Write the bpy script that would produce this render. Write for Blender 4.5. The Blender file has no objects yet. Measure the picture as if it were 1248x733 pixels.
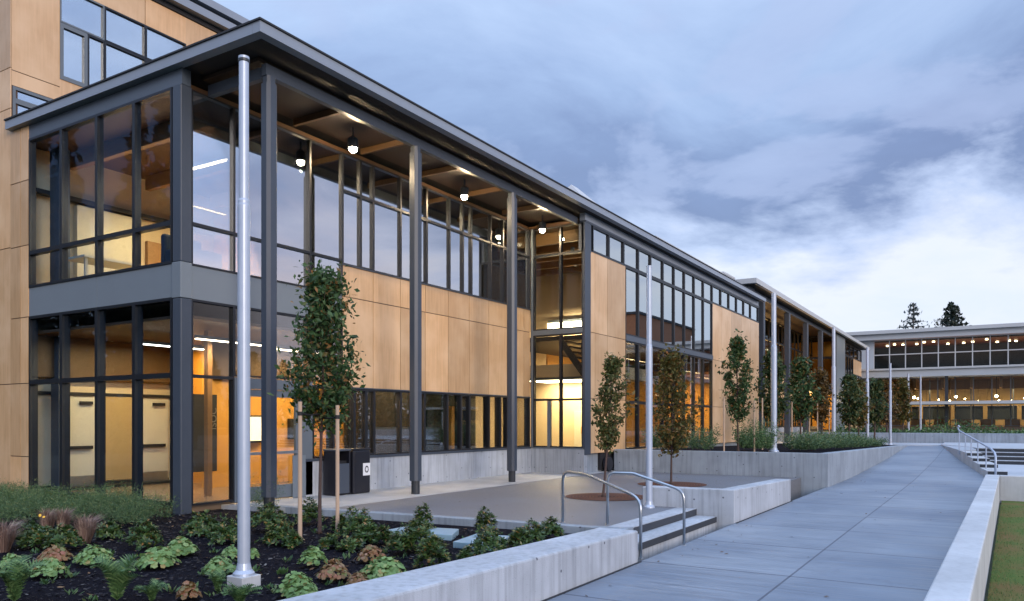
import bpy, bmesh, math, random
from mathutils import Vector, Matrix
random.seed(7)
R = math.radians
sc = bpy.context.scene
COL = sc.collection
ORI = {}                      # object name -> world origin of the object

# ------------------------------------------------------------------ helpers
class MB:
    """collects faces, then links them as ONE mesh object"""
    def __init__(s): s.v=[]; s.f=[]; s.m=[]; s.cur=0
    def poly(s, pts):
        n=len(s.v); s.v+= [tuple(p) for p in pts]; s.f.append(tuple(range(n,n+len(pts)))); s.m.append(s.cur)
    def box(s,x0,x1,y0,y1,z0,z1):
        if x0>x1:x0,x1=x1,x0
        if y0>y1:y0,y1=y1,y0
        if z0>z1:z0,z1=z1,z0
        s.hexa([(x0,y0),(x1,y0),(x1,y1),(x0,y1)],z0,z1)
    def hexa(s,q,z0,z1):
        """prism over a footprint; z0,z1 numbers or per-corner lists"""
        n=len(q); k=len(s.v)
        b=z0 if isinstance(z0,(list,tuple)) else [z0]*n
        t=z1 if isinstance(z1,(list,tuple)) else [z1]*n
        s.v+=[(p[0],p[1],b[i]) for i,p in enumerate(q)]+[(p[0],p[1],t[i]) for i,p in enumerate(q)]
        s.f.append(tuple(k+i for i in reversed(range(n)))); s.f.append(tuple(k+n+i for i in range(n)))
        for i in range(n):
            j=(i+1)%n; s.f.append((k+i,k+j,k+n+j,k+n+i))
        s.m+=[s.cur]*(n+2)
    def tube(s,pts,r,n=10,cap=True):
        pts=[Vector(p) for p in pts]; m=len(pts)
        rr=r if isinstance(r,(list,tuple)) else [r]*m
        k=len(s.v); up=None
        for i,p in enumerate(pts):
            d=(pts[min(i+1,m-1)]-pts[max(i-1,0)]).normalized()
            if up is None:
                up=Vector((0,0,1)) if abs(d.z)<.9 else Vector((1,0,0))
            a=d.cross(up).normalized(); up=a.cross(d).normalized()
            for j in range(n):
                t=2*math.pi*j/n
                s.v.append(tuple(p+(a*math.cos(t)+up*math.sin(t))*rr[i]))
        for i in range(m-1):
            for j in range(n):
                j2=(j+1)%n
                s.f.append((k+i*n+j,k+i*n+j2,k+(i+1)*n+j2,k+(i+1)*n+j)); s.m.append(s.cur)
        if cap:
            s.f.append(tuple(k+j for j in reversed(range(n)))); s.f.append(tuple(k+(m-1)*n+j for j in range(n))); s.m+=[s.cur]*2
    def cyl(s,x,y,z0,z1,r0,r1=None,n=16): s.tube([(x,y,z0),(x,y,z1)],[r0,r0 if r1 is None else r1],n)
    def lathe(s,x,y,prof,n=20):
        k=len(s.v)
        for (r,z) in prof:
            for j in range(n):
                t=2*math.pi*j/n; s.v.append((x+r*math.cos(t),y+r*math.sin(t),z))
        for i in range(len(prof)-1):
            for j in range(n):
                j2=(j+1)%n; s.f.append((k+i*n+j,k+i*n+j2,k+(i+1)*n+j2,k+(i+1)*n+j)); s.m.append(s.cur)
        s.f.append(tuple(k+j for j in reversed(range(n)))); s.f.append(tuple(k+(len(prof)-1)*n+j for j in range(n))); s.m+=[s.cur]*2
    def disc(s,c,r,n=24,z=None):
        s.poly([(c[0]+r*math.cos(2*math.pi*i/n),c[1]+r*math.sin(2*math.pi*i/n),c[2]) for i in range(n)])
    def build(s,name,mat,parent=None,smooth=False,bevel=0,loc=None):
        o0=Vector((0,0,0))
        if parent is not None: o0=ORI[parent.name]
        elif loc is not None: o0=Vector(loc)
        me=bpy.data.meshes.new(name); me.from_pydata([tuple(Vector(p)-o0) for p in s.v],[],s.f)
        mats=mat if isinstance(mat,(list,tuple)) else [mat]
        for m in mats: me.materials.append(m)
        if len(mats)>1: me.polygons.foreach_set('material_index',s.m)
        if smooth: me.polygons.foreach_set('use_smooth',[True]*len(me.polygons))
        me.update()
        o=bpy.data.objects.new(name,me); COL.objects.link(o)
        if parent is not None: o.parent=parent; ORI[o.name]=o0
        else: o.location=o0; ORI[o.name]=o0
        if bevel:
            b=o.modifiers.new('bevel','BEVEL'); b.width=bevel; b.segments=2; b.limit_method='ANGLE'
        return o

def tag(o,label=None,cat=None,group=None,kind=None):
    if label: o['label']=label
    if cat: o['category']=cat
    if group: o['group']=group
    if kind: o['kind']=kind
    return o
def thing(name,loc,label,cat,group=None):
    o=bpy.data.objects.new(name,None); o.empty_display_size=.2; COL.objects.link(o)
    o.location=loc; ORI[o.name]=Vector(loc); return tag(o,label,cat,group)
def struct(mb,name,mat,**k):
    o=mb.build(name,mat,**k); o['kind']='structure'; return o

# ------------------------------------------------------------------ materials
def N(nt,t,**k):
    n=nt.nodes.new(t)
    for a,b in k.items():
        if a.startswith('_'): n.inputs[int(a[1:]) if a[1:].isdigit() else a[1:]].default_value=b
        else: setattr(n,a,b)
    return n
def ramp(nt,stops,inter='LINEAR'):
    r=nt.nodes.new('ShaderNodeValToRGB'); r.color_ramp.interpolation=inter
    e=r.color_ramp.elements
    while len(e)<len(stops): e.new(.5)
    for i,(p,c) in enumerate(stops):
        e[i].position=p; e[i].color=(c[0],c[1],c[2],1)
    return r
def pm(name,c1,c2=None,scale=4,rough=.6,metal=0,bump=0,bscale=60,coat=0,stretch=None,spec=.5,island=None,contrast=.25,c3=None,c3scale=.6):
    m=bpy.data.materials.new(name); m.use_nodes=True; nt=m.node_tree; b=nt.nodes['Principled BSDF']; L=nt.links.new
    b.inputs['Roughness'].default_value=rough; b.inputs['Metallic'].default_value=metal
    b.inputs['Specular IOR Level'].default_value=spec
    if coat: b.inputs['Coat Weight'].default_value=coat; b.inputs['Coat Roughness'].default_value=.25
    tc=N(nt,'ShaderNodeTexCoord'); src=tc.outputs['Object']
    if stretch:
        mp=N(nt,'ShaderNodeMapping'); mp.inputs['Scale'].default_value=stretch; L(src,mp.inputs[0]); src=mp.outputs[0]
    c2=c2 or tuple(x*.85 for x in c1)
    no=N(nt,'ShaderNodeTexNoise',_Scale=scale,_Detail=6.0,_Roughness=.6); L(src,no.inputs['Vector'])
    rp=ramp(nt,[(.5-contrast,c1),(.5+contrast,c2)]); L(no.outputs['Fac'],rp.inputs[0]); out=rp.outputs[0]
    if c3:
        n3=N(nt,'ShaderNodeTexNoise',_Scale=c3scale,_Detail=4.0); L(tc.outputs['Object'],n3.inputs['Vector'])
        r3=ramp(nt,[(.42,(0,0,0)),(.68,(1,1,1))]); L(n3.outputs['Fac'],r3.inputs[0])
        mx=N(nt,'ShaderNodeMix',data_type='RGBA'); L(r3.outputs[0],mx.inputs[0]); L(out,mx.inputs[6]); mx.inputs[7].default_value=(*c3,1); out=mx.outputs[2]
    if island:
        g=N(nt,'ShaderNodeNewGeometry')
        ri=ramp(nt,island); L(g.outputs['Random Per Island'],ri.inputs[0])
        mx=N(nt,'ShaderNodeMix',data_type='RGBA',blend_type='MULTIPLY'); mx.inputs[0].default_value=1
        L(out,mx.inputs[6]); L(ri.outputs[0],mx.inputs[7]); out=mx.outputs[2]
    L(out,b.inputs['Base Color'])
    if bump:
        n2=N(nt,'ShaderNodeTexNoise',_Scale=bscale,_Detail=5.0); L(tc.outputs['Object'],n2.inputs['Vector'])
        bp=N(nt,'ShaderNodeBump',_Strength=bump,_Distance=.02); L(n2.outputs['Fac'],bp.inputs['Height']); L(bp.outputs[0],b.inputs['Normal'])
    return m
def leafmat(name,stops,rough=.5,trans=.25):
    m=bpy.data.materials.new(name); m.use_nodes=True; nt=m.node_tree; b=nt.nodes['Principled BSDF']; L=nt.links.new
    g=N(nt,'ShaderNodeNewGeometry'); r=ramp(nt,stops); L(g.outputs['Random Per Island'],r.inputs[0])
    L(r.outputs[0],b.inputs['Base Color']); b.inputs['Roughness'].default_value=rough; b.inputs['Specular IOR Level'].default_value=.35
    t=N(nt,'ShaderNodeBsdfTranslucent'); L(r.outputs[0],t.inputs[0])
    mx=N(nt,'ShaderNodeMixShader',_0=trans); L(b.outputs[0],mx.inputs[1]); L(t.outputs[0],mx.inputs[2])
    L(mx.outputs[0],nt.nodes['Material Output'].inputs[0]); return m
def emis(name,c,s):
    m=bpy.data.materials.new(name); m.use_nodes=True; nt=m.node_tree; b=nt.nodes['Principled BSDF']
    b.inputs['Emission Color'].default_value=(*c,1); b.inputs['Emission Strength'].default_value=s; b.inputs['Base Color'].default_value=(.8,.8,.8,1); return m
def glass(name,base,gain,tint):
    m=bpy.data.materials.new(name); m.use_nodes=True; nt=m.node_tree; L=nt.links.new
    nt.nodes.remove(nt.nodes['Principled BSDF'])
    fr=N(nt,'ShaderNodeFresnel',_IOR=1.5)
    ma=N(nt,'ShaderNodeMath',operation='MULTIPLY_ADD',use_clamp=True); L(fr.outputs[0],ma.inputs[0]); ma.inputs[1].default_value=gain; ma.inputs[2].default_value=base
    gl=N(nt,'ShaderNodeBsdfGlossy'); gl.inputs['Roughness'].default_value=0.0; gl.inputs['Color'].default_value=(.93,.97,1,1)
    tc=N(nt,'ShaderNodeTexCoord'); no=N(nt,'ShaderNodeTexNoise',_Scale=.55,_Detail=1.0); L(tc.outputs['Object'],no.inputs['Vector'])
    bp=N(nt,'ShaderNodeBump',_Strength=.012,_Distance=.05); L(no.outputs['Fac'],bp.inputs['Height']); L(bp.outputs[0],gl.inputs['Normal'])
    tr=N(nt,'ShaderNodeBsdfTransparent'); tr.inputs[0].default_value=(*tint,1)
    mx=N(nt,'ShaderNodeMixShader'); L(ma.outputs[0],mx.inputs[0]); L(tr.outputs[0],mx.inputs[1]); L(gl.outputs[0],mx.inputs[2])
    L(mx.outputs[0],nt.nodes['Material Output'].inputs[0]); return m

def concrete(name,c,streak=.5,pits=True,rough=.65):
    m=pm(name,c,tuple(x*.8 for x in c),scale=3,rough=rough,bump=.25,bscale=90,contrast=.3,c3=tuple(x*1.12 for x in c),c3scale=1.1)
    nt=m.node_tree; L=nt.links.new; b=nt.nodes['Principled BSDF']
    src=b.inputs['Base Color'].links[0].from_socket
    tc=N(nt,'ShaderNodeTexCoord')
    mp=N(nt,'ShaderNodeMapping'); mp.inputs['Scale'].default_value=(6,6,.35); L(tc.outputs['Object'],mp.inputs[0])
    no=N(nt,'ShaderNodeTexNoise',_Scale=2.2,_Detail=5.0); L(mp.outputs[0],no.inputs['Vector'])
    r=ramp(nt,[(.45,(1,1,1)),(.75,(1-streak*.4,)*3)]); L(no.outputs['Fac'],r.inputs[0])
    mx=N(nt,'ShaderNodeMix',data_type='RGBA',blend_type='MULTIPLY'); mx.inputs[0].default_value=1; L(src,mx.inputs[6]); L(r.outputs[0],mx.inputs[7]); src=mx.outputs[2]
    if pits:
        sx=N(nt,'ShaderNodeSeparateXYZ'); L(tc.outputs['Object'],sx.inputs[0])
        ad=N(nt,'ShaderNodeMath',operation='ADD'); L(sx.outputs[0],ad.inputs[0]); L(sx.outputs[1],ad.inputs[1])
        cx=N(nt,'ShaderNodeCombineXYZ'); L(ad.outputs[0],cx.inputs[0]); L(sx.outputs[2],cx.inputs[1])
        vo=N(nt,'ShaderNodeTexVoronoi',_Scale=1.7,voronoi_dimensions='2D',_Randomness=.6); L(cx.outputs[0],vo.inputs['Vector'])
        v2=N(nt,'ShaderNodeTexVoronoi',_Scale=9.0,voronoi_dimensions='2D',_Randomness=1.0); L(cx.outputs[0],v2.inputs['Vector'])
        r4=ramp(nt,[(.02,(.62,.62,.64)),(.05,(1,1,1))]); L(v2.outputs['Distance'],r4.inputs[0])
        ge=N(nt,'ShaderNodeNewGeometry'); sn=N(nt,'ShaderNodeSeparateXYZ'); L(ge.outputs['Normal'],sn.inputs[0])
        gt=N(nt,'ShaderNodeMath',operation='LESS_THAN'); L(sn.outputs[2],gt.inputs[0]); gt.inputs[1].default_value=.5
        mq=N(nt,'ShaderNodeMix',data_type='RGBA',blend_type='MULTIPLY'); L(gt.outputs[0],mq.inputs[0]); L(src,mq.inputs[6]); L(r4.outputs[0],mq.inputs[7]); src=mq.outputs[2]
        r2=ramp(nt,[(.022,(.25,.25,.28)),(.036,(1,1,1))]); L(vo.outputs['Distance'],r2.inputs[0])
        mx=N(nt,'ShaderNodeMix',data_type='RGBA',blend_type='MULTIPLY'); L(gt.outputs[0],mx.inputs[0]); L(src,mx.inputs[6]); L(r2.outputs[0],mx.inputs[7]); src=mx.outputs[2]
    L(src,b.inputs['Base Color']); return m

def path_mat():
    m=pm('broomed_concrete',(.185,.222,.275),(.24,.275,.325),scale=1.3,rough=.5,contrast=.35,c3=(.145,.178,.232),c3scale=.45)
    nt=m.node_tree; L=nt.links.new; b=nt.nodes['Principled BSDF']; src=b.inputs['Base Color'].links[0].from_socket
    tc=N(nt,'ShaderNodeTexCoord'); sp=N(nt,'ShaderNodeSeparateXYZ'); L(tc.outputs['Object'],sp.inputs[0])
    mp=N(nt,'ShaderNodeMapping'); mp.inputs['Scale'].default_value=(9,.5,1); L(tc.outputs['Object'],mp.inputs[0])
    no=N(nt,'ShaderNodeTexNoise',_Scale=2.0,_Detail=6.0); L(mp.outputs[0],no.inputs['Vector'])
    r=ramp(nt,[(.3,(.80,.81,.83)),(.7,(1.14,1.14,1.13))]); L(no.outputs['Fac'],r.inputs[0])
    mx=N(nt,'ShaderNodeMix',data_type='RGBA',blend_type='MULTIPLY'); mx.inputs[0].default_value=1; L(src,mx.inputs[6]); L(r.outputs[0],mx.inputs[7]); src=mx.outputs[2]
    def joint(sock,per,off,w):
        a=N(nt,'ShaderNodeMath',operation='SUBTRACT'); L(sock,a.inputs[0]); a.inputs[1].default_value=off-per/2
        q=N(nt,'ShaderNodeMath',operation='FLOORED_MODULO'); L(a.outputs[0],q.inputs[0]); q.inputs[1].default_value=per
        d=N(nt,'ShaderNodeMath',operation='SUBTRACT'); L(q.outputs[0],d.inputs[0]); d.inputs[1].default_value=per/2
        e=N(nt,'ShaderNodeMath',operation='ABSOLUTE'); L(d.outputs[0],e.inputs[0])
        f=N(nt,'ShaderNodeMath',operation='GREATER_THAN'); L(e.outputs[0],f.inputs[0]); f.inputs[1].default_value=w
        return f.outputs[0]
    for s in (joint(sp.outputs[0],2.35,10.1,.020),joint(sp.outputs[1],2.0,2.13,.014)):
        r=ramp(nt,[(0,(.38,.38,.42)),(1,(1,1,1))]); L(s,r.inputs[0])
        mx=N(nt,'ShaderNodeMix',data_type='RGBA',blend_type='MULTIPLY'); mx.inputs[0].default_value=1; L(src,mx.inputs[6]); L(r.outputs[0],mx.inputs[7]); src=mx.outputs[2]
    fl=[]
    for sk,per,off in ((sp.outputs[0],2.35,10.1),(sp.outputs[1],2.0,2.13)):
        a=N(nt,'ShaderNodeMath',operation='SUBTRACT'); L(sk,a.inputs[0]); a.inputs[1].default_value=off
        q=N(nt,'ShaderNodeMath',operation='DIVIDE'); L(a.outputs[0],q.inputs[0]); q.inputs[1].default_value=per
        f=N(nt,'ShaderNodeMath',operation='FLOOR'); L(q.outputs[0],f.inputs[0]); fl.append(f)
    cb=N(nt,'ShaderNodeCombineXYZ'); L(fl[0].outputs[0],cb.inputs[0]); L(fl[1].outputs[0],cb.inputs[1])
    wn=N(nt,'ShaderNodeTexWhiteNoise',noise_dimensions='2D'); L(cb.outputs[0],wn.inputs['Vector'])
    rw=ramp(nt,[(0,(.88,.89,.91)),(1,(1.1,1.09,1.07))]); L(wn.outputs['Value'],rw.inputs[0])
    mx=N(nt,'ShaderNodeMix',data_type='RGBA',blend_type='MULTIPLY'); mx.inputs[0].default_value=1; L(src,mx.inputs[6]); L(rw.outputs[0],mx.inputs[7]); src=mx.outputs[2]
    n9=N(nt,'ShaderNodeTexNoise',_Scale=.8,_Detail=8.0,_Roughness=.7); L(tc.outputs['Object'],n9.inputs['Vector'])
    r9=ramp(nt,[(.60,(1,1,1)),(.66,(.80,.81,.83)),(.72,(1,1,1))]); L(n9.outputs['Fac'],r9.inputs[0])
    mx=N(nt,'ShaderNodeMix',data_type='RGBA',blend_type='MULTIPLY'); mx.inputs[0].default_value=.8; L(src,mx.inputs[6]); L(r9.outputs[0],mx.inputs[7]); src=mx.outputs[2]
    L(src,b.inputs['Base Color'])
    rr=ramp(nt,[(.3,(.3,.3,.3)),(.7,(.62,.62,.62))]); L(no.outputs['Fac'],rr.inputs[0]); L(rr.outputs[0],b.inputs['Roughness'])
    bp=N(nt,'ShaderNodeBump',_Strength=.12,_Distance=.01); L(no.outputs['Fac'],bp.inputs['Height']); L(bp.outputs[0],b.inputs['Normal'])
    return m

M={}
wood_isl=[(0,(.78,.76,.72)),(.5,(.96,.96,.96)),(1,(1.12,1.08,1.02))]
M['wood']=pm('wood_panel',(.66,.43,.235),(.49,.305,.15),scale=2.8,rough=.45,stretch=(5,5,.35),coat=.35,island=wood_isl,c3=(.68,.47,.28),c3scale=.9)
M['seam']=pm('panel_gap',(.09,.06,.045),rough=.9)
M['steel']=pm('painted_steel',(.052,.066,.09),(.045,.058,.08),scale=3,rough=.42,bump=.03)
M['steel_dark']=pm('dark_steel',(.025,.03,.037),(.02,.024,.03),scale=3,rough=.45)
M['frame']=pm('bronze_frame',(.010,.012,.017),(.008,.010,.014),scale=5,rough=.4)
M['frame_l']=pm('grey_frame',(.13,.155,.18),(.115,.14,.165),scale=5,rough=.45)
M['belt']=pm('grey_panel',(.17,.205,.235),(.16,.19,.22),scale=1.5,rough=.4,coat=.2)
M['frieze']=pm('blue_grey_panel',(.075,.095,.125),(.07,.09,.12),scale=1.5,rough=.38,coat=.2)
M['fascia']=pm('fascia_metal',(.24,.28,.345),(.22,.26,.325),scale=2,rough=.4)
M['nosing']=pm('abrasive_nosing',(.04,.047,.06),(.03,.036,.048),scale=30,rough=.85)
M['dark']=pm('roof_edge',(.02,.022,.028),rough=.7)
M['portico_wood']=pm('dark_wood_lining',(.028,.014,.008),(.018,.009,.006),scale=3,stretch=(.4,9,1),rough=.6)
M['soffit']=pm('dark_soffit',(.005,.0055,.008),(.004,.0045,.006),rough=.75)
M['ceil']=pm('slatted_wood_ceiling',(.11,.055,.025),(.08,.038,.016),scale=3,stretch=(.4,9,1),rough=.5)
M['glulam']=pm('glulam_beam',(.30,.17,.07),(.24,.12,.05),scale=3,stretch=(6,.6,6),rough=.5)
M['rafter']=pm('dark_rafter',(.11,.06,.025),(.08,.042,.018),scale=3,rough=.55)
M['amber']=pm('amber_wall',(.46,.33,.15),(.38,.26,.11),scale=.8,rough=.7)
M['orange']=pm('ochre_wall',(.56,.28,.045),(.50,.25,.04),scale=2,rough=.7)
M['cream']=pm('cream_wall',(.62,.50,.33),(.58,.46,.30),scale=2,rough=.7)
M['doorp']=pm('pale_door',(.60,.56,.44),(.56,.52,.41),scale=3,rough=.5)
M['intfloor']=pm('interior_floor',(.22,.16,.11),(.18,.13,.09),scale=2,rough=.25)
M['intdark']=pm('interior_dark',(.012,.012,.015),rough=.7)
M['bluegrey']=pm('interior_column',(.10,.12,.14),rough=.6)
M['furn']=pm('dark_fabric',(.04,.06,.08),(.03,.045,.06),rough=.8)
M['conc']=concrete('cast_concrete',(.42,.455,.50),streak=.8)
M['conc_dk']=concrete('weathered_concrete',(.28,.325,.375),streak=.8)
M['conc_cap']=concrete('pale_concrete',(.47,.49,.51),pits=False,streak=.3)
M['slab']=concrete('walkway_concrete',(.42,.43,.44),pits=False,streak=.2)
M['path']=path_mat()
M['asph']=pm('aggregate_paving',(.07,.075,.09),(.22,.225,.24),scale=40,rough=.5,bump=.3,bscale=160,contrast=.3,c3=(.155,.17,.20),c3scale=.5)
M['mulch']=pm('bark_mulch',(.003,.003,.007),(.010,.0095,.015),scale=38,rough=.95,spec=.08,bump=1.0,bscale=55,contrast=.2)
M['chip']=leafmat('mulch_chip',[(0,(.004,.004,.009)),(.7,(.015,.014,.02)),(.93,(.04,.035,.035)),(1,(.20,.19,.18))],rough=.85,trans=0)
M['lawn']=pm('lawn_turf',(.065,.135,.035),(.135,.15,.042),scale=9,rough=.9,spec=.1,bump=.6,bscale=120,c3=(.17,.125,.05),c3scale=.9)
M['blade']=leafmat('grass_blades',[(0,(.045,.13,.045)),(.6,(.09,.18,.05)),(.85,(.20,.18,.065)),(1,(.26,.18,.09))])
M['ground']=pm('far_ground',(.10,.11,.08),(.07,.09,.05),scale=.3,rough=.95)
M['plaza']=pm('plaza_paving',(.40,.43,.46),(.34,.37,.41),scale=1.2,rough=.55,c3=(.45,.47,.5))
M['galv']=pm('galvanised_pole',(.44,.50,.60),(.38,.44,.54),scale=6,rough=.38,metal=.25)
M['ss']=pm('brushed_stainless',(.42,.46,.50),(.35,.39,.43),scale=8,rough=.28,metal=.85)
M['rust']=pm('rusted_iron',(.17,.06,.03),(.09,.035,.02),scale=14,rough=.85,bump=.3)
M['bark']=pm('bark',(.10,.065,.055),(.055,.036,.032),scale=18,rough=.9,bump=.5)
M['stake']=pm('timber_stake',(.50,.37,.27),(.42,.30,.21),scale=3,stretch=(8,8,.6),rough=.8)
M['strap']=pm('black_rubber',(.015,.015,.015),rough=.7)
M['bin']=pm('black_plastic',(.012,.013,.02),(.009,.01,.016),rough=.38)
M['bin2']=pm('perforated_metal',(.06,.075,.10),(.05,.062,.085),scale=90,rough=.45)
M['white']=pm('white_sign',(.75,.77,.8),(.72,.74,.77),rough=.5)
M['paver']=pm('slate_paver',(.28,.42,.50),(.24,.36,.44),scale=6,rough=.35)
M['rooflt']=pm('pale_roof_metal',(.46,.48,.50),(.43,.45,.47),scale=1,rough=.5)
M['comm']=pm('commons_fascia',(.42,.455,.50),(.39,.425,.465),scale=.6,rough=.5)
M['brick']=pm('orange_brick',(.30,.13,.06),(.24,.10,.05),scale=3,rough=.85)
M['lamp']=emis('warm_lamp',(1,.72,.38),30)
M['spot']=emis('hot_lamp',(1,.76,.46),260)
M['strip']=emis('strip_light',(1,.78,.55),8)
M['strip2']=emis('bright_panel',(1,.78,.46),5)
M['screen']=emis('lit_case',(1,.76,.40),.6)
M['exit']=emis('green_sign',(.15,.8,.25),.7)
M['gl']=glass('facade_glass',.46,.9,(.80,.82,.82))
M['glx']=glass('end_glass',.0,.07,(.74,.84,.95))
M['gld']=glass('distant_glass',0,.16,(.86,.89,.89))
M['gls']=glass('clear_glass',.0,.35,(.86,.89,.89))
M['glb']=glass('coated_glass',.46,.8,(.6,.65,.68))
M['glg']=glass('ground_glass',.0,.38,(.84,.86,.86))

# ------------------------------------------------------------------ world, sun, camera
SUN_AZ=R(-118); SUN_EL=R(16)     # the sun stands behind the cloud, low over the lawn side
w=bpy.data.worlds.new('World'); sc.world=w; w.use_nodes=True; nt=w.node_tree; L=nt.links.new
bg=nt.nodes['Background']
sky=N(nt,'ShaderNodeTexSky',sky_type='NISHITA'); sky.sun_disc=False; sky.sun_elevation=SUN_EL; sky.sun_rotation=math.pi/2-SUN_AZ
tc=N(nt,'ShaderNodeTexCoord'); nrm=N(nt,'ShaderNodeVectorMath',operation='NORMALIZE'); L(tc.outputs['Generated'],nrm.inputs[0])
sp=N(nt,'ShaderNodeSeparateXYZ'); L(nrm.outputs[0],sp.inputs[0])
mp=N(nt,'ShaderNodeMapping'); mp.inputs['Scale'].default_value=(1,1,2.6); mp.inputs['Location'].default_value=(.35,.2,.1); L(nrm.outputs[0],mp.inputs[0])
no=N(nt,'ShaderNodeTexNoise',_Scale=2.1,_Detail=10.0,_Roughness=.58,_Distortion=.5); L(mp.outputs[0],no.inputs['Vector'])
ma=N(nt,'ShaderNodeMath',operation='MULTIPLY_ADD'); L(no.outputs['Fac'],ma.inputs[0]); ma.inputs[1].default_value=.50; L(sp.outputs[2],ma.inputs[2])
mb_=N(nt,'ShaderNodeMath',operation='SUBTRACT'); L(ma.outputs[0],mb_.inputs[0]); mb_.inputs[1].default_value=.25
rp=ramp(nt,[(0,(.28,.34,.45)),(.08,(.315,.365,.455)),(.15,(.37,.395,.45)),(.195,(.24,.29,.41)),(.24,(.095,.13,.23)),(.30,(.105,.145,.255)),(.40,(.17,.23,.36)),(.54,(.25,.32,.455)),(1,(.66,.87,1.28))])
L(mb_.outputs[0],rp.inputs[0])
# nishita daylight glimmers through the overcast
sv=N(nt,'ShaderNodeVectorMath',operation='SCALE'); L(sky.outputs[0],sv.inputs[0]); sv.inputs['Scale'].default_value=.10
n2=N(nt,'ShaderNodeTexNoise',_Scale=1.4,_Detail=5.0); L(mp.outputs[0],n2.inputs['Vector'])
r2=ramp(nt,[(.35,(.82,.82,.82)),(.65,(.98,.98,.98))]); L(n2.outputs['Fac'],r2.inputs[0])
mx=N(nt,'ShaderNodeMix',data_type='RGBA'); L(r2.outputs[0],mx.inputs[0]); L(sv.outputs[0],mx.inputs[6])
mp2=N(nt,'ShaderNodeMapping'); mp2.inputs['Scale'].default_value=(1,1,1.9); mp2.inputs['Location'].default_value=(1.7,.6,.35); L(nrm.outputs[0],mp2.inputs[0])
n6=N(nt,'ShaderNodeTexNoise',_Scale=3.4,_Detail=11.0,_Roughness=.54,_Distortion=.25); L(mp2.outputs[0],n6.inputs['Vector'])
r6=ramp(nt,[(.53,(0,0,0)),(.575,(.55,.55,.55)),(.68,(.8,.8,.8))]); L(n6.outputs['Fac'],r6.inputs[0])
r7=ramp(nt,[(.16,(0,0,0)),(.24,(1,1,1)),(.5,(.6,.6,.6))]); L(sp.outputs[2],r7.inputs[0])
m6=N(nt,'ShaderNodeMath',operation='MULTIPLY'); L(r6.outputs[0],m6.inputs[0]); L(r7.outputs[0],m6.inputs[1])
mx4=N(nt,'ShaderNodeMix',data_type='RGBA'); L(m6.outputs[0],mx4.inputs[0]); L(rp.outputs[0],mx4.inputs[6]); mx4.inputs[7].default_value=(.215,.26,.385,1)
L(mx4.outputs[2],mx.inputs[7])
dt=N(nt,'ShaderNodeVectorMath',operation='DOT_PRODUCT'); L(nrm.outputs[0],dt.inputs[0]); dt.inputs[1].default_value=(-.25,-.968,0)
ra=ramp(nt,[(.15,(0,0,0)),(.9,(1,1,1))]); L(dt.outputs['Value'],ra.inputs[0])
rz=ramp(nt,[(.0,(1,1,1)),(.10,(.9,.9,.9)),(.30,(0,0,0))]); L(mb_.outputs[0],rz.inputs[0])
mf=N(nt,'ShaderNodeMath',operation='MULTIPLY'); L(ra.outputs[0],mf.inputs[0]); L(rz.outputs[0],mf.inputs[1])
mx2=N(nt,'ShaderNodeMix',data_type='RGBA'); L(mf.outputs[0],mx2.inputs[0]); L(mx.outputs[2],mx2.inputs[6]); mx2.inputs[7].default_value=(.62,.44,.38,1)
rb=ramp(nt,[(.1,(0,0,0)),(.75,(.85,.85,.85))]); L(dt.outputs['Value'],rb.inputs[0])
n5=N(nt,'ShaderNodeTexNoise',_Scale=3.0,_Detail=5.0); L(mp.outputs[0],n5.inputs['Vector'])
r5=ramp(nt,[(.38,(.17,.25,.45)),(.62,(.42,.50,.68))]); L(n5.outputs['Fac'],r5.inputs[0])
mx3=N(nt,'ShaderNodeMix',data_type='RGBA'); L(rb.outputs[0],mx3.inputs[0]); L(mx.outputs[2],mx3.inputs[6]); L(r5.outputs[0],mx3.inputs[7]); L(mx3.outputs[2],mx2.inputs[6])
L(mx2.outputs[2],bg.inputs[0]); bg.inputs[1].default_value=1.0

sun=bpy.data.lights.new('sun','SUN'); sun.energy=.9; sun.angle=R(22); sun.color=(1,.86,.74)
so=bpy.data.objects.new('sun',sun); COL.objects.link(so)
d=Vector((math.cos(SUN_AZ)*math.cos(SUN_EL),math.sin(SUN_AZ)*math.cos(SUN_EL),math.sin(SUN_EL)))
so.rotation_euler=(-d).to_track_quat('-Z','Y').to_euler()

cam=bpy.data.cameras.new('camera'); co=bpy.data.objects.new('camera',cam); COL.objects.link(co); sc.camera=co
YAW=31.598
co.location=(0,0,1.7); co.rotation_euler=(R(90),0,R(YAW-90)); cam.sensor_width=36; cam.lens=946.19/1248*36
cam.shift_y=(514-366.5)/1248; cam.clip_end=3000; cam.clip_start=.05
sc.view_settings.view_transform='Standard'; sc.view_settings.look='None'; sc.view_settings.exposure=1.25; sc.view_settings.gamma=1
sc.render.engine='CYCLES'; sc.cycles.use_denoising=True; sc.cycles.max_bounces=7; sc.cycles.transparent_max_bounces=16
sc.cycles.sample_clamp_indirect=4; sc.cycles.caustics_reflective=False; sc.cycles.caustics_refractive=False

def area(name,x,y,z,sx,sy,e,c=(1,.72,.42),rot=(0,0,0)):
    l=bpy.data.lights.new(name,'AREA'); l.shape='RECTANGLE'; l.size=sx; l.size_y=sy; l.energy=e; l.color=c
    o=bpy.data.objects.new(name,l); o.location=(x,y,z); o.rotation_euler=rot; COL.objects.link(o); return o
def point(name,x,y,z,e,r=.06,c=(1,.72,.42)):
    l=bpy.data.lights.new(name,'POINT'); l.energy=e; l.shadow_soft_size=r; l.color=c
    o=bpy.data.objects.new(name,l); o.location=(x,y,z); COL.objects.link(o); return o

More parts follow.
